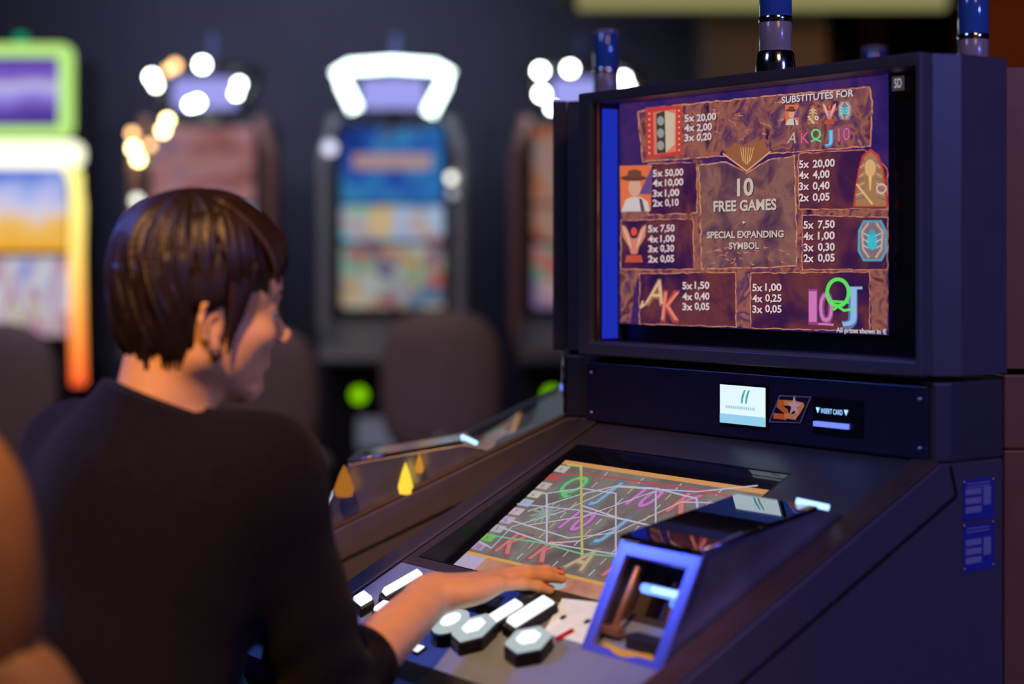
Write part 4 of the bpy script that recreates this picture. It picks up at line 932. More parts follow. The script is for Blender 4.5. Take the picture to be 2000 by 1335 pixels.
# the machine with a green lit frame at the far left
xl = (-10 - 1000) / FPX * FAR
gm = thing('slot_machine', 'distant slot machine with green lit frame and yellow-orange side tubes, at left edge', 'slot machine', (xl, FAR, 0), 0)
X = lambda px: (px - 1000) / FPX * FAR - xl
hwg = X(150)
b = MB(); b.box((0, .33, 1.25), (2 * hwg - .06, .5, 2.0), M['cab']); b.box((0, .30, .4), (2 * hwg, .6, .8), M['cab']); b.build('cabinet', gm, bevel=.02)
gfr = emit('green_frame_light', (0.52, 0.86, 0.22), 1.05); wbar = emit('cream_bar_light', (1.0, 0.98, 0.72), 1.6)
b = MB(); o4 = rrect(-hwg + .02, zf(268), hwg - .02, zf(86), .05, 4); i4 = rrect(-X(116), zf(247), X(116), zf(110), .012, 4)
b.ring(o4, i4, -.06, gfr, origin=(0, -.02, 0)); b.build('green_light_frame', gm, bevel=.008)
b = MB(); b.box((0, .02, zf(178)), (2 * X(118), .02, .36), graded('violet_burst_screen', [(0, (0.05, 0.03, 0.22)), (.25, (0.12, 0.06, 0.40)), (.45, (0.35, 0.28, 0.85)), (.55, (0.55, 0.55, 0.70)), (.68, (0.22, 0.12, 0.60)), (1, (0.06, 0.03, 0.26))], zf(250), zf(108), 1.0, 2.5, .25)); b.build('top_screen', gm)
b = MB(); b.prism(rrect(-X(158), zf(326), X(158), zf(275), .05, 5), .10, wbar, origin=(0, .08, 0)); b.build('cream_light_bar', gm, bevel=.01)
b = MB(); b.box((0, .02, zf(410)), (2 * X(128), .02, .38), graded('beach_screen', [(0, (0.85, 0.40, 0.03)), (.28, (0.85, 0.50, 0.12)), (.42, (0.70, 0.60, 0.66)), (.62, (0.50, 0.52, 0.85)), (.85, (0.30, 0.38, 0.80)), (1, (0.10, 0.18, 0.70))], zf(490), zf(330), 1.0)); b.build('middle_screen', gm)
b = MB(); b.box((0, .02, zf(578)), (2 * X(132), .02, .36), picture('reel_strip_screen', [(0.15, 0.15, 0.60), (0.40, 0.42, 0.65), (0.60, 0.60, 0.65), (0.40, 0.12, 0.25), (0.55, 0.62, 0.45)], 9, .95, 2, stretch=(1.4, 1, .3))); b.build('reel_screen', gm)
tb_ = ramp_emit('side_tube_light', [(0, (1.0, 0.08, 0.02)), (.28, (1.0, 0.30, 0.05)), (.6, (1.0, 0.62, 0.14)), (1, (0.95, 0.90, 0.25))], 2, zf(765), zf(330), 1.5)
for sx in (-1, 1):
    b = MB(); b.tube([(sx * X(px), -.01, zf(py)) for px, py in ((136, 328), (148, 345), (152, 400), (150, 500), (152, 620), (155, 750))], .034, tb_, n=12); b.build('side_light_tube', gm)
b = MB(); b.tube([(X(5), .3, 2.25), (X(5), .3, 2.36)], .03, emit('green_lamp', (0.0, 0.35, 0.16), 1)); b.build('lamp_column', gm)

# ------------------------------------------------------------------ chairs
def round_chair(label, loc, rz, m1, group=None, hw=.23, top=1.12):
    root = thing('casino_chair', label, 'chair', loc, rz, group)
    # back (faces local -y ... the sitter looks to +y)
    def pad(nm, cz, rx, rzz, th, y, mm, k=3.0):
        b = MB(); n_ = 36; rings = []
        prof = [(0.0, 0), (.55, 0), (.86, .06), (.97, .28), (1.0, .5), (.97, .72), (.86, .94), (.55, 1), (0.0, 1)]
        vs = []; fs = []
        for s_, d_ in prof:
            for i in range(n_):
                a = 2 * PI * i / n_; c, s2 = math.cos(a), math.sin(a); e = 2 / k
                x = rx * math.copysign(abs(c) ** e, c) * max(s_, .001); z = rzz * math.copysign(abs(s2) ** e, s2) * max(s_, .001)
                yy = y - th * (d_ - .5) - .25 * x * x * 3 * -1 - (0.12 * z)
                vs.append((x, yy, cz + z))
        for j in range(len(prof) - 1):
            for i in range(n_): fs.append((j * n_ + i, j * n_ + (i + 1) % n_, (j + 1) * n_ + (i + 1) % n_, (j + 1) * n_ + i))
        b.add(vs, fs, mm, True); return b.build(nm, root)
    pad('backrest', top - .27, hw, .27, .07, -.24, m1)
    b = MB(); b.lathe([(.0001, .50), (.20, .50), (.235, .515), (.24, .545), (.22, .575), (.12, .585), (.0001, .585)], m1, sy=.95); b.build('seat', root)
    b = MB(); b.tube([(0, -.12, .51), (0, -.25, .53), (0, -.285, .66)], .022, M['cabgrey']); b.build('back_bracket', root)
    b = MB(); b.lathe([(.045, .02), (.03, .06), (.03, .50)], M['cabgrey']); b.build('pedestal', root)
    b = MB(); b.lathe([(.24, 0), (.24, .012), (.05, .03), (.03, .04)], M['cabgrey']); b.build('foot_plate', root)
    return root
ch = round_chair('empty taupe chair with rounded back, in front of the machine with the white crown', (at(862, 700, 6.3).x, 6.55, 0), 0, M['taupe'], hw=.225, top=1.10)
c2 = copy_thing(ch, (at(505, 700, 6.3).x, 6.60, 0), R(-4), 'empty taupe chair with rounded back, half hidden behind the woman\'s face')
c2.scale = (1, 1, .95)
c3 = copy_thing(ch, (at(15, 700, 6.4).x, 6.4, 0), R(3), 'empty taupe chair with rounded back, in front of the green-framed machine')
c3.scale = (1, 1, .97)

b = MB(); q = [(.115, 0), (.13, .30), (.135, .31), (.13, .315)]; b.lathe(q, M['bluebin'], n=24)
o = b.build('waste_bin', loc=(at(484, 1300, 3.6).x, 3.6, 0)); tag(o, 'small blue waste bin on the floor, seen under the deck edge by the woman\'s elbow', 'bin')
o.scale = (.55, .55, 1.5)
b = MB(); b.box((0, 0, .22), (.10, .25, .44), M['lav']); o = b.build('floor_box', loc=(at(556, 1300, 3.8).x, 3.8, 0), bevel=.01); tag(o, 'lavender floor box beside the blue bin under the deck edge', 'box')

# ------------------------------------------------------------------ organic modelling: signed distance fields + surface nets
class Field:
    def __init__(s, lo, hi, h):
        s.lo = np.array(lo, float); s.h = h; s.n = np.ceil((np.array(hi) - s.lo) / h).astype(int) + 1
        s.f = np.full(s.n, 0.2, np.float32)
    def _sub(s, a, b_):
        i0 = np.clip(np.floor((np.array(a) - s.lo) / s.h).astype(int), 0, s.n); i1 = np.clip(np.ceil((np.array(b_) - s.lo) / s.h).astype(int) + 1, 0, s.n)
        sl = tuple(slice(int(p_), int(q_)) for p_, q_ in zip(i0, i1))
        g = [s.lo[k] + s.h * np.arange(i0[k], i1[k]) for k in range(3)]
        Xg, Yg, Zg = np.meshgrid(*g, indexing='ij'); return sl, Xg, Yg, Zg
    def _mix(s, sl, d, k, sub=False):
        if d.size == 0: return
        a = s.f[sl]
        if sub:
            d = -d; hh = np.maximum(k - np.abs(a - d), 0) / k if k > 0 else 0; s.f[sl] = np.maximum(a, d) + hh * hh * k * .25
        else:
            hh = np.maximum(k - np.abs(a - d), 0) / k if k > 0 else 0; s.f[sl] = np.minimum(a, d) - hh * hh * k * .25
    def cone(s, a, b_, ra, rb, k=.01, flat=1.0, flatdir=None, sub=False):
        a = np.array(a, float); b_ = np.array(b_, float); m_ = max(ra, rb) + k + 3 * s.h
        sl, Xg, Yg, Zg = s._sub(np.minimum(a, b_) - m_, np.maximum(a, b_) + m_)
        d = b_ - a; L_ = (d * d).sum() + 1e-12
        px, py, pz = Xg - a[0], Yg - a[1], Zg - a[2]
        t = np.clip((px * d[0] + py * d[1] + pz * d[2]) / L_, 0, 1)
        qx, qy, qz = px - t * d[0], py - t * d[1], pz - t * d[2]
        if flatdir is not None:
            fd = np.array(flatdir, float); fd /= np.linalg.norm(fd); c = (qx * fd[0] + qy * fd[1] + qz * fd[2]) * (1 / flat - 1)
            qx, qy, qz = qx + c * fd[0], qy + c * fd[1], qz + c * fd[2]
        D = np.sqrt(qx * qx + qy * qy + qz * qz) - (ra + (rb - ra) * t)
        if flatdir is not None: D = D * flat ** .5
        s._mix(sl, D, k, sub)
    def ell(s, c, r, Rm=None, k=.01, sub=False):
        c = np.array(c, float); r = np.array(r, float) * (HS if Rm is HR else 1); Rm = np.eye(3) if Rm is None else np.array(Rm)
        m_ = r.max() + k + 3 * s.h; sl, Xg, Yg, Zg = s._sub(c - m_, c + m_)
        px, py, pz = Xg - c[0], Yg - c[1], Zg - c[2]
        l = [px * Rm[0, j] + py * Rm[1, j] + pz * Rm[2, j] for j in range(3)]
        k0 = np.sqrt(sum((l[j] / r[j]) ** 2 for j in range(3))); k1 = np.sqrt(sum((l[j] / r[j] ** 2) ** 2 for j in range(3))) + 1e-9
        s._mix(sl, k0 * (k0 - 1) / k1, k, sub)
    def cutplane(s, c, n_, rad, k=.002):
        """remove what lies beyond the plane (point c, normal n) within rad of c"""
        c = np.array(c, float); n_ = np.array(n_, float); n_ /= np.linalg.norm(n_)
        sl, Xg, Yg, Zg = s._sub(c - rad, c + rad); a = (Xg - c[0]) * n_[0] + (Yg - c[1]) * n_[1] + (Zg - c[2]) * n_[2]
        rr = np.sqrt((Xg - c[0]) ** 2 + (Yg - c[1]) ** 2 + (Zg - c[2]) ** 2) - rad
        s.f[sl] = np.maximum(s.f[sl], -np.maximum(-a, rr))
    def mesh(s, name, m_, parent=None, origin=(0, 0, 0), smooth_it=0):
        f = s.f; n0 = s.n; ins = f < 0
        c = np.zeros(tuple(n0 - 1), np.int8)
        for i in (0, 1):
            for j in (0, 1):
                for k in (0, 1): c += ins[i:n0[0] - 1 + i, j:n0[1] - 1 + j, k:n0[2] - 1 + k]
        act = (c > 0) & (c < 8); idx = np.argwhere(act); N = len(idx)
        num = np.full(act.shape, -1, np.int64); num[act] = np.arange(N)
        acc = np.zeros((N, 3)); cnt = np.zeros(N)
        corners = [(i, j, k) for i in (0, 1) for j in (0, 1) for k in (0, 1)]
        vals = {q: f[idx[:, 0] + q[0], idx[:, 1] + q[1], idx[:, 2] + q[2]] for q in corners}
        for q in corners:
            for ax in range(3):
                if q[ax] == 0:
                    q2 = list(q); q2[ax] = 1; q2 = tuple(q2); va, vb = vals[q], vals[q2]; cr = (va < 0) != (vb < 0)
                    t = va[cr] / (va[cr] - vb[cr]); pt = np.tile(np.array(q, float), (cr.sum(), 1)); pt[:, ax] += t
                    acc[cr] += pt; cnt[cr] += 1
        V = (acc / cnt[:, None] + idx) * s.h + s.lo - np.array(origin)
        F = []
        for ax in range(3):
            u, w = (ax + 1) % 3, (ax + 2) % 3
            sh = [slice(None)] * 3; sh[ax] = slice(0, n0[ax] - 1); sa = tuple(sh); sh[ax] = slice(1, n0[ax]); sb = tuple(sh)
            A = ins[sa]; B_ = ins[sb]; e = np.argwhere(A != B_); e = e[(e[:, u] > 0) & (e[:, w] > 0) & (e[:, u] < n0[u] - 1) & (e[:, w] < n0[w] - 1)]
            if not len(e): continue
            fl = A[e[:, 0], e[:, 1], e[:, 2]]
            def g(du, dw):
                q = e.copy(); q[:, u] -= du; q[:, w] -= dw; return num[q[:, 0], q[:, 1], q[:, 2]]
            quad = np.stack([g(1, 1), g(0, 1), g(0, 0), g(1, 0)], 1); quad[~fl] = quad[~fl][:, ::-1]; F.append(quad)
        F = np.concatenate(F)
        me = bpy.data.meshes.new(name); me.vertices.add(N); me.vertices.foreach_set('co', V.astype(np.float32).ravel())
        me.loops.add(F.size); me.loops.foreach_set('vertex_index', F.ravel().astype(np.int32))
        me.polygons.add(len(F)); me.polygons.foreach_set('loop_start', np.arange(0, F.size, 4, dtype=np.int32)); me.polygons.foreach_set('loop_total', np.full(len(F), 4, np.int32))
        me.materials.append(m_); me.update(calc_edges=True); me.polygons.foreach_set('use_smooth', np.ones(len(F), bool)); me.validate()
        o = bpy.data.objects.new(name, me); COL.objects.link(o)
        if parent: o.parent = parent
        if smooth_it: md = o.modifiers.new('smooth', 'SMOOTH'); md.factor = .5; md.iterations = smooth_it
        return o

# ------------------------------------------------------------------ the woman
HIP = np.array([-0.455, 1.82, 0.0])
wo = thing('person', 'woman with short dark hair in a navy sweater, seated and pressing the deck buttons', 'person', tuple(HIP), 0)
V3 = lambda *a: np.array(a, float)
neckb = V3(-0.385, 1.925, 1.095); head = V3(-0.353, 1.946, 1.2257)
shR = V3(-0.262, 1.862, 1.055); shL = V3(-0.500, 2.005, 1.060)
elR = V3(-0.205, 1.925, 0.800); wrR = V3(-0.096, 2.112, 0.876)
elL = V3(-0.505, 2.150, 0.850); wrL = V3(-0.330, 2.325, 0.812)
chest = V3(-0.395, 1.915, 0.970); waist = V3(-0.425, 1.865, 0.80); hipc = V3(-0.455, 1.825, 0.675)
R_t = (shR - shL); R_t[2] = 0; R_t /= np.linalg.norm(R_t); F_t = np.array([-R_t[1], R_t[0], 0]); U_ = V3(0, 0, 1)
RT = np.stack([R_t, F_t, U_], 1)
yaw = math.atan2(.47, .88)
HR = Matrix.Rotation(yaw, 3, 'Z') @ Matrix.Rotation(R(3), 3, 'Y'); HR = np.array(HR); HS = 0.95    # head: x forward, y left, z up
def hp(x, y, z): return head + HR @ V3(x, y, z) * HS

def head_prims(g):
    g.ell(hp(.000, 0, .048), (.090, .072, .078), HR, .02)            # cranium
    g.ell(hp(.033, 0, .030), (.068, .060, .076), HR, .02)
    g.ell(hp(.038, 0, -.042), (.048, .050, .050), HR, .025)           # mid face
    g.cone(hp(-.012, -.050, -.052), hp(.058, -.016, -.088), .016, .013, .022)  # jaw
    g.cone(hp(-.012, .050, -.052), hp(.058, .016, -.088), .016, .013, .022)
    g.ell(hp(.070, 0, -.088), (.015, .018, .014), HR, .014)           # chin
    g.cone(hp(-.010, -.052, -.010), hp(-.012, -.050, -.052), .016, .016, .02); g.cone(hp(-.010, .052, -.010), hp(-.012, .050, -.052), .016, .016, .02)
    g.cone(hp(.030, 0, -.07), hp(.060, 0, -.085), .030, .015, .02)
    g.ell(hp(.083, -.018, .024), (.010, .018, .006), HR, .012); g.ell(hp(.083, .018, .024), (.010, .018, .006), HR, .012)   # brows
    for s_ in (-1, 1):
        g.ell(hp(.093, s_ * .033, .006), (.014, .015, .011), HR, .012, sub=True)      # eye sockets
        g.ell(hp(.0740, s_ * .031, .0055), (.0138, .0140, .0125), HR, .004)
        g.ell(hp(.064, s_ * .036, -.026), (.022, .020, .016), HR, .02)              # cheeks
    g.cone(hp(.087, 0, .008), hp(.109, 0, -.024), .0062, .0078, .010)             # nose
    g.ell(hp(.112, 0, -.0265), (.0090, .0085, .0085), HR, .006)
    for s_ in (-1, 1): g.ell(hp(.104, s_ * .010, -.031), (.010, .0065, .0065), HR, .005)
    g.ell(hp(.077, 0, -.055), (.014, .022, .016), HR, .012)
    for s_ in (-1, 1): g.ell(hp(.018, s_ * .044, -.040), (.038, .018, .036), HR, .015)
    for a, z, x, r0 in ((.019, -.0525, .0895, .0044), (.018, -.0620, .0885, .0050)):
        g.cone(hp(x - .006, -a, z - .001), hp(x, 0, z), r0 * .7, r0, .004); g.cone(hp(x - .006, a, z - .001), hp(x, 0, z), r0 * .7, r0, .004)
    g.cone(hp(.085, -.022, -.0572), hp(.101, 0, -.0572), .0009, .0012, .002, sub=True); g.cone(hp(.085, .022, -.0572), hp(.101, 0, -.0572), .0009, .0012, .002, sub=True)
    for s_ in (-1, 1):                                                             # ears
        c = lambda x, z, y=.076: hp(x, s_ * y, z - .014)
        pts = [c(.006, -.010, .070), c(.004, .016, .074), c(-.006, .026, .079), c(-.018, .020, .083), c(-.021, .002, .083), c(-.014, -.016, .080), c(-.006, -.026, .074), c(.002, -.030, .071)]
        for p_, q_ in zip(pts, pts[1:]): g.cone(p_, q_, .0042, .0042, .003)
        g.ell(c(-.006, 0, .071), (.017, .005, .026), HR, .004); g.ell(c(.000, -.026, .071), (.008, .006, .009), HR, .004)
        g.cone(c(-.001, .012, .077), c(-.011, -.006, .080), .0032, .0032, .003); g.ell(c(-.002, -.003, .080), (.007, .006, .009), HR, .004, sub=True)
        g.ell(c(-.013, .010, .084), (.004, .004, .012), HR, .003, sub=True)

def hand(g, wr, dirv, upv, side, curl, nails=None, spread=1.0, th=1.0):
    """wr: wrist; dirv along the hand; upv: back of the hand; side: +1 when thumb lies on the (dir x up) side"""
    d = dirv / np.linalg.norm(dirv); u = upv - d * (upv @ d); u /= np.linalg.norm(u); s_ = np.cross(d, u) * side
    Q = lambda a, b_, c: wr + d * a + s_ * b_ + u * c
    g.cone(Q(-.01, 0, 0), Q(.022, 0, .001), .0255 * th, .026 * th, .012, flat=.78, flatdir=u)
    for k, b_ in enumerate((.028, .0095, -.009, -.026)):
        g.cone(Q(.018, b_ * .6, .0), Q((.086, .090, .085, .076)[k], b_, (.003, .005, .004, .001)[k]), .0165 * th, .0112 * th, .010, flat=.92, flatdir=u)
    g.ell(Q(.045, 0, -.004), (.038, .038, .0175), np.stack([d, s_, u], 1), .012)
    L_ = [(.042, .025, .020), (.046, .028, .021), (.042, .026, .020), (.033, .020, .018)]; base = [.086, .090, .085, .076]; bb = [.028, .0095, -.009, -.026]; hh = [.003, .005, .004, .001]
    for k in range(4):
        p_ = Q(base[k], bb[k], hh[k]); ang = 0; lat = (1.5 - k) * .07 * spread
        for j in range(3):
            ang += curl[k][j]; v_ = d * math.cos(ang) * math.cos(lat) + s_ * math.sin(lat) - u * math.sin(ang)
            q_ = p_ + v_ * L_[k][j]; r0 = (.0098, .0088, .0078, .0068)[j] * (.86 if k == 3 else 1); r1 = (.0088, .0078, .0068)[j] * (.86 if k == 3 else 1)
            g.cone(p_, q_, r0, r1, .003)
            if j < 2: g.ell(q_, (r1 * 1.06,) * 3, None, .003)
            if j == 2 and nails is not None:
                n_ = u * math.cos(ang) + d * math.sin(ang); nails.append((q_ - v_ * .005 + n_ * .0052, v_, n_, s_, .0074))
            p_ = q_
    # thumb from the side of the palm near its base
    tp = [Q(.018, .024, -.004), Q(.048, .044, -.012), Q(.076, .052, -.016), Q(.100, .050, -.018)]
    for (a, b_), (r0, r1) in zip(zip(tp, tp[1:]), ((.0145, .0105), (.0100, .0090), (.0088, .0070))): g.cone(a, b_, r0, r1, .007)
    if nails is not None:
        v_ = tp[3] - tp[2]; v_ /= np.linalg.norm(v_); n_ = s_ * .75 + u * .65; n_ /= np.linalg.norm(n_); nails.append((tp[3] - v_ * .004 + n_ * .0052, v_, n_, np.cross(v_, n_), .0072))

g = Field((-0.66, 1.62, 0.50), (0.13, 2.52, 1.37), 0.003)
head_prims(g)
# neck
g.cone(hp(-.026, 0, -.02), neckb + V3(-.012, -.01, .0), .046, .047, .025); g.cone(hp(-.006, 0, -.05), neckb + V3(.004, .006, -.01), .038, .044, .02)
g.cone(neckb + V3(0, 0, -.03), shR, .040, .032, .03); g.cone(neckb + V3(0, 0, -.03), shL, .040, .032, .03)
g.ell(chest, (.135, .085, .11), RT, .05); g.ell(waist, (.115, .08, .12), RT, .05); g.ell(hipc, (.145, .10, .09), RT, .05)
g.cone(shR, elR, .040, .034, .03); g.cone(elR, wrR, .040, .0262, .012); g.cone(shL, elL, .040, .034, .03); g.cone(elL, wrL, .035, .024, .012)
nR = []; nL = []
tipR = V3(0.055, 2.190, 0.891)
dR = (tipR - wrR); hand(g, wrR, dR, V3(-.10, .05, 1), -1, [(.10, .12, .10), (.02, .14, .12), (.05, .14, .12), (.12, .2, .15)], nR, 1.0)
dL = V3(.75, .62, -.10); hand(g, wrL, dL, V3(0, 0, 1), 1, [(.10, .25, .2), (.12, .28, .2), (.14, .3, .2), (.16, .3, .2)], nL)
g.mesh('body', M['skin'], wo, HIP, smooth_it=2)
for nl in (nR, nL):
    for c, v_, n_, s_, w_ in nl:
        b = MB(); n_ = Vector(n_); v_ = Vector(v_).normalized(); n_ = (n_ - v_ * n_.dot(v_)).normalized(); s2 = v_.cross(n_); pts = []
        rm = Matrix((s2, v_, n_)).transposed()
        b.lathe([(.0001, .0016), (w_ * .55, .0013), (w_ * .8, .0006), (w_ * .85, -.0008)], M['nail'], c=Vector(c - HIP), n=16, rot=rm, sy=1.35, sx=.85); b.build('fingernail', wo)
# eyes
for s_ in (-1, 1):
    b = MB(); c = Vector(hp(.0765, s_ * .031, -.001) - HIP); rm = Matrix(HR.tolist()) @ Matrix.Rotation(R(90), 3, 'Y')
    b.lathe([(.0112 * math.cos(R(a)), .0112 * math.sin(R(a))) for a in range(-88, 89, 11)], M['eye'], c=c, n=18, rot=rm)
    b.lathe([(.0112 * math.cos(R(a)) * 1.015, .0112 * math.sin(R(a)) * 1.02) for a in (62, 70, 80, 89)], M['iris'], c=c, n=18, rot=rm); b.build('eye', wo)
    b = MB(); pts = [Vector(hp(.0890 - abs(k) * .0022 * abs(k), s_ * .031 + k * .0055, -.0035 + abs(k) * .0008) - HIP) for k in (-2, -1, 0, 1, 2)]
    b.tube(pts, [.0008, .0014, .0018, .0014, .0008], M['hair'], n=6); b.build('eyelashes', wo)
    b = MB(); pts = [Vector(hp(.0915 - abs(k - s_ * .5) ** 2 * .0016, s_ * .028 + k * .0075, .0265 - abs(k) * .0010) - HIP) for k in (-2, -1, 0, 1, 2)]
    b.tube(pts, [.001, .0022, .0026, .002, .0008], M['hair'], n=6); b.build('eyebrow', wo)
b = MB()
for z, x, rr in ((-.0528, .0925, .0028), (-.0615, .0918, .0031)):
    b.tube([Vector(hp(x - abs(k) ** 2 * .0012, k * .0062, z + (abs(k) * .0008 if z > -.055 else -abs(k) * -.0010)) - HIP) for k in (-3, -2, -1, 0, 1, 2, 3)], [.0006, rr * .7, rr * .95, rr, rr * .95, rr * .7, .0006], M['lips'], n=8)
b.build('lips', wo)
b = MB(); c = Vector(hp(.001, -.0770, -.051) - HIP)
b.lathe([(.0062 * math.cos(R(a)), .0062 * math.sin(R(a))) for a in range(-88, 89, 16)], M['iris'], c=c, n=16); b.build('stud_earring', wo)

# hair: a cap grown as a field, cut around the face and ear, with locks laid over it
g = Field(head - V3(.15, .15, .14), head + V3(.16, .16, .17), 0.0018)
g.ell(hp(-.004, 0, .056), (.100, .084, .088), HR, .01)
g.ell(hp(-.030, 0, .012), (.072, .077, .075), HR, .02)
g.ell(hp(-.036, 0, -.030), (.050, .058, .045), HR, .02)      # nape
# clear the face and the ears
g.ell(hp(.120, 0, -.045), (.092, .12, .098), HR, .008, sub=True)
g.ell(hp(.112, 0, .004), (.046, .12, .066), HR, .012, sub=True)
for s_ in (-1, 1):
    g.ell(hp(-.004, s_ * .097, -.030), (.023, .035, .036), HR, .006, sub=True)
g.ell(hp(.01, 0, -.10), (.10, .10, .065), HR, .01, sub=True)
# combed grooves that run down from the crown, and a ragged hem
Xg, Yg, Zg = np.meshgrid(*[g.lo[k] + g.h * np.arange(g.n[k]) for k in range(3)], indexing='ij')
lx = ((Xg - head[0]) * HR[0, 0] + (Yg - head[1]) * HR[1, 0] + (Zg - head[2]) * HR[2, 0]) / HS
ly = ((Xg - head[0]) * HR[0, 1] + (Yg - head[1]) * HR[1, 1] + (Zg - head[2]) * HR[2, 1]) / HS
lz = ((Xg - head[0]) * HR[0, 2] + (Yg - head[1]) * HR[1, 2] + (Zg - head[2]) * HR[2, 2]) / HS
th_ = np.arctan2(ly + .012, lx + .030); rr_ = np.sqrt((ly + .012) ** 2 + (lx + .030) ** 2)
sw = th_ + .25 * np.sin(lz * 22) + .5 * (lz - .06)
amp = np.clip((rr_ - .012) / .05, 0, 1)
g.f += (amp * (.0011 * np.sin(46 * sw) + .0011 * np.sin(29 * sw + 1.3 + lz * 25) + .0015 * np.sin(13 * sw + 2.1 - lz * 18) + .0012 * np.sin(7 * sw + lz * 40))).astype(np.float32)
cap = g.mesh('hair', M['hair'], wo, HIP, smooth_it=2)
def scalp(th, ph, off=0.0):
    """direction on the cap: th around from the front (0) to the right side (-90), ph up from the ear level"""
    c = math.cos(ph); v_ = V3(math.cos(th) * c * (.100 + off), math.sin(th) * c * (.084 + off), math.sin(ph) * (.088 + off)); return V3(-.004, 0, .056) + v_
rnd = random.Random(3)
b1 = MB(); b2 = MB(); crown = V3(-.055, -.01, .138)
def lock(mb, pts, r0, mm):
    n_ = 9; P_ = [np.array(p_) for p_ in pts]; out_ = []
    for i in range(n_):      # quadratic through 3 or cubic through 4
        t = i / (n_ - 1)
        if len(P_) == 3: q_ = P_[0] * (1 - t) ** 2 + 2 * P_[1] * t * (1 - t) + P_[2] * t * t
        else: q_ = P_[0] * (1 - t) ** 3 + 3 * P_[1] * t * (1 - t) ** 2 + 3 * P_[2] * t * t * (1 - t) + P_[3] * t ** 3
        out_.append(Vector(head + HR @ q_ * HS - HIP))
    mb.tube(out_, [r0 * (.35 + 1.3 * math.sin(PI * min(.98, (i / (n_ - 1)) ** .8 * .85 + .12))) for i in range(n_)], mm, n=6)
def surf_lock(th, ph0, ph1, r0, mb, mm, dth=0.0, offs=.001):
    pts = []; n_ = 14
    for i in range(n_):
        t = i / (n_ - 1); ph = ph0 + (ph1 - ph0) * t; p_ = scalp(th + dth * t, ph, offs + .002 * math.sin(PI * t))
        if ph < 0:   # below the widest line the hair hugs the neck
            w_ = -ph; p_ = p_ * V3(1 - .22 * w_ ** 2, 1 - .22 * w_ ** 2, 1) + V3(.022 * w_ if math.cos(th) < 0 else 0, 0, -.030 * w_)
        pts.append(Vector(head + HR @ p_ * HS - HIP))
    mb.tube(pts, [r0 * (.4 + .8 * math.sin(PI * (.15 + .8 * i / (n_ - 1)))) for i in range(n_)], mm, n=6)
# side-swept fringe, side lock in front of the ear, wisps behind it and at the nape
def on_cap(p_, off=.0):     # push a point out to just over the cap so a lock lies on it
    q_ = np.array(p_, float) - V3(-.004, 0, .056); e_ = q_ / V3(.100, .084, .088); r_ = np.linalg.norm(e_)
    return V3(-.004, 0, .056) + q_ / r_ * (1 + off) if q_[2] > -.02 else np.array(p_, float)
for s_ in (-1, 1):
    for k in range(34):      # temple hair, ending in a point in front of the ear
        u_ = k / 33
        lock(b1 if k % 4 else b2, [on_cap((-.01 + .05 * u_, s_ * .05, .12)), on_cap((.016 + .040 * u_, s_ * .082, .075)), (.018 + .030 * u_, s_ * (.0775 - .004 * u_), .030), (.016 + .022 * u_ * (1 if k % 2 else .7), s_ * (.0735 - .004 * u_), -.046 + .060 * u_ + rnd.uniform(-.006, .006))], .0028, M['hair'] if k % 4 else M['hair2'])
    for k in range(16):      # over and behind the ear
        u_ = k / 15
        lock(b1, [on_cap((-.03 + .03 * u_, s_ * .06, .11)), on_cap((-.030 + .040 * u_, s_ * .085, .06)), (-.034 + .034 * u_, s_ * .083, .030), (-.030 + .036 * u_, s_ * .083, .000 + rnd.uniform(-.004, .004) + .006 * u_)], .0028, M['hair'])
    for k in range(26):
        u_ = k / 25
        lock(b1, [on_cap((-.06 + .02 * u_, s_ * .07, .07)), (-.068 + .034 * u_, s_ * (.064 + .016 * u_), .020), (-.066 + .034 * u_, s_ * (.062 + .012 * u_), -.020), (-.056 + .036 * u_ + rnd.uniform(-.003, .003), s_ * (.050 + .012 * u_), -.056 + rnd.uniform(-.014, .008))], .0030, M['hair'])
for k in range(60):          # fringe swept across the forehead
    y0 = -.074 + .148 * k / 59; x0 = .058 + .034 * (1 - (y0 / .076) ** 2)
    lock(b1 if k % 3 else b2, [on_cap((x0 - .060, y0 * .6 - .01, .14), .01), on_cap((x0 - .020, y0 * .85 - .005, .13), .012), (x0 + .012, y0 * .98, .098 - .02 * (abs(y0) / .07)), (x0 + .010 + rnd.uniform(-.002, .002), y0 * 1.02 - .002, .076 + rnd.uniform(-.005, .005) - .040 * (abs(y0) / .07) ** 1.6)], .0032, M['hair'] if k % 3 else M['hair2'])
for k in range(44):
    y0 = -.052 + .104 * k / 43
    lock(b1, [on_cap((-.088, y0, .050), -.01), (-.094 + 4 * y0 * y0, y0, .012), (-.086 + 5 * y0 * y0, y0 * .95, -.028), (-.074 + 4 * y0 * y0 + rnd.uniform(-.004, .004), y0 * .85, -.062 + rnd.uniform(-.014, .008))], .0032, M['hair'])
o = b1.build('hair_lock', cap, recalc=False); o['kind'] = 'stuff'
o = b2.build('hair_lock', cap, recalc=False); o['kind'] = 'stuff'; o['label'] = 'warmer brown strands of hair'

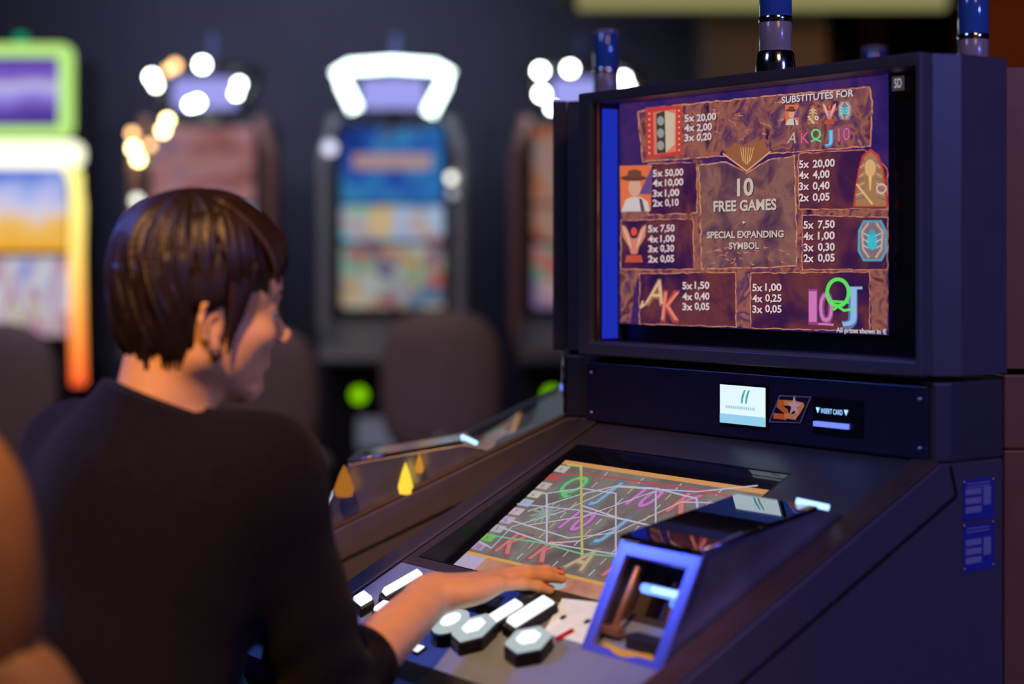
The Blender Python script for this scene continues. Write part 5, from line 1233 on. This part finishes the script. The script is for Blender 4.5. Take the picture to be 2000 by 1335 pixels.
# sweater
g = Field((-0.70, 1.58, 0.58), (0.02, 2.45, 1.20), 0.004)
g.cone(neckb + V3(-.015, -.012, -.030), shR + V3(-.01, 0, -.002), .056, .046, .05); g.cone(neckb + V3(-.015, -.012, -.030), shL + V3(.0, 0, .0), .058, .048, .05)
g.ell(chest + V3(-.010, -.01, .02), (.160, .105, .115), RT, .05); g.ell(chest + V3(-.015, -.02, -.06), (.150, .108, .12), RT, .05); g.ell(waist, (.140, .110, .13), RT, .05)
g.ell(hipc + V3(0, 0, .03), (.165, .125, .09), RT, .05)
g.cone(neckb + V3(-.02, -.01, -.055), shL + V3(.01, 0, -.03), .075, .055, .06); g.cone(neckb + V3(-.01, -.02, -.055), shR + V3(-.01, 0, -.03), .075, .055, .06)
g.cone(shR, elR, .056, .051, .035); g.cone(elR, wrR + (elR - wrR) * .55, .051, .0415, .015)
g.cone(shL, elL, .054, .048, .035); g.cone(elL, wrL + (elL - wrL) * .30, .046, .036, .015)
cR = wrR + (elR - wrR) * .65; g.cutplane(cR, wrR - elR, .062); cL = wrL + (elL - wrL) * .30; g.cutplane(cL, wrL - elL, .055)
nc = neckb + V3(-.004, -.004, .032); nn = V3(.36, .10, .92)
g.cone(neckb + V3(-.015, -.015, -.05), neckb + V3(-.004, -.006, .075), .068, .052, .035)
g.cutplane(nc, nn, .085)
# soft folds: the cloth surface is displaced by long low waves, tighter around the bent elbow
Xg, Yg, Zg = np.meshgrid(*[g.lo[k] + g.h * np.arange(g.n[k]) for k in range(3)], indexing='ij')
w1 = np.sin(38 * (Xg * .5 + Zg * .9) + 3 * np.sin(11 * Yg)) * np.sin(19 * (Yg - Xg * .4) + 1.5)
near = np.exp(-(((Xg - elR[0]) ** 2 + (Yg - elR[1]) ** 2 + (Zg - elR[2]) ** 2) / .012))
w2 = np.sin(150 * (Zg * .7 - Xg * .5 + Yg * .3))
arm = np.exp(-((Xg - shR[0] + .07) ** 2 + (Yg - shR[1] + .03) ** 2) / .0012) * (Zg < 1.02)
g.f += (.0028 * w1 + .003 * near * w2 + .010 * arm).astype(np.float32)
g.mesh('sweater', M['sweater'], wo, HIP, smooth_it=4)
# ribbed cuffs and neckband
for c, ax, rr in ((cR, wrR - elR, .0425), (cL, wrL - elL, .036)):
    b = MB()
    ax = Vector(ax).normalized(); q_ = ax.to_track_quat('Z', 'Y').to_matrix()
    b.lathe([(rr * .80, -.006), (rr, -.012), (rr * 1.02, -.004), (rr * 1.0, .003), (rr * .93, .005), (rr * .80, .004)], M['sweater'], c=Vector(c - HIP), n=30, rot=q_)
    b.build('cuff', wo, recalc=True)
b = MB(); q_ = Vector(nn).normalized().to_track_quat('Z', 'Y').to_matrix()
b.lathe([(.046, -.004), (.056, -.012), (.058, -.003), (.0545, .003), (.050, .003), (.046, 0)], M['sweater'], c=Vector(nc - HIP), n=36, rot=q_); b.build('neckband', wo)
# legs and shoes
g = Field((-0.66, 1.66, 0.0), (0.12, 2.50, 0.74), 0.006)
fw = V3(.803, .595, 0); rt = V3(.595, -.803, 0)
for s_ in (-1, 1):
    h0 = V3(-.455, 1.825, .645) + rt * s_ * .075; kn = h0 + fw * .40 + rt * s_ * .02 + V3(0, 0, -.05); an = kn + fw * -.06 + V3(0, 0, -.42); an[2] = .12
    g.cone(h0, kn, .080, .055, .03); g.cone(kn, an, .054, .038, .02)
g.ell((-.455, 1.825, .66), (.16, .12, .08), RT, .04)
g.mesh('trousers', M['trouser'], wo, HIP)
for s_ in (-1, 1):
    an = V3(-.455, 1.825, 0) + rt * s_ * .095 + fw * .34; g2 = Field(an + V3(-.15, -.15, 0), an + V3(.28, .25, .20), .006)
    g2.cone(an + V3(0, 0, .13), an + V3(0, 0, .05), .036, .036, .02); g2.cone(an + V3(0, 0, .042), an + fw * .17 + V3(0, 0, .036), .038, .034, .02); g2.mesh('shoe', M['shoe'], wo, HIP)

# the woman's chair
ca = math.atan2(F_t[1], F_t[0]) - PI / 2
wc = thing('casino_chair', 'tan leather chair under the woman, back edge at the left border', 'chair', (HIP[0] - .033, HIP[1] - .01, 0), R(-22))
def padm(nm, cx, cz, rx, rz_, th, y, mm, k=3.0, lean=.12):
    b = MB(); n_ = 40; vs = []; fs = []
    prof = [(0.0, 0), (.6, 0), (.88, .06), (.97, .25), (1.0, .5), (.97, .75), (.88, .94), (.6, 1), (0.0, 1)]
    for s_, d_ in prof:
        for i in range(n_):
            a = 2 * PI * i / n_; c, s2 = math.cos(a), math.sin(a); e = 2 / k
            x = rx * math.copysign(abs(c) ** e, c) * max(s_, .001); z = rz_ * math.copysign(abs(s2) ** e, s2) * max(s_, .001)
            vs.append((cx + x, y - th * (d_ - .5) + .5 * x * x - lean * z, cz + z))
    for j in range(len(prof) - 1):
        for i in range(n_): fs.append((j * n_ + i, j * n_ + (i + 1) % n_, (j + 1) * n_ + (i + 1) % n_, (j + 1) * n_ + i))
    b.add(vs, fs, mm, True); return b.build(nm, wc)
padm('backrest', 0, 1.02, .205, .165, .075, -.30, M['leather'], 2.6, .10)
padm('lumbar_pad', 0, .80, .245, .20, .09, -.275, M['leather2'], 2.8, .06)
b = MB(); b.lathe([(.0001, .46), (.20, .46), (.235, .48), (.24, .52), (.22, .548), (.12, .556), (.0001, .556)], M['leather']); b.build('seat', wc)
b = MB(); b.lathe([(.045, .02), (.03, .06), (.03, .46)], M['cabgrey']); b.build('pedestal', wc)
b = MB(); b.lathe([(.26, 0), (.26, .012), (.05, .03), (.03, .04)], M['cabgrey']); b.build('foot_plate', wc)
b = MB(); b.tube([(0, -.10, .47), (0, -.24, .50), (0, -.31, .64)], .025, M['cabgrey']); b.build('back_bracket', wc)
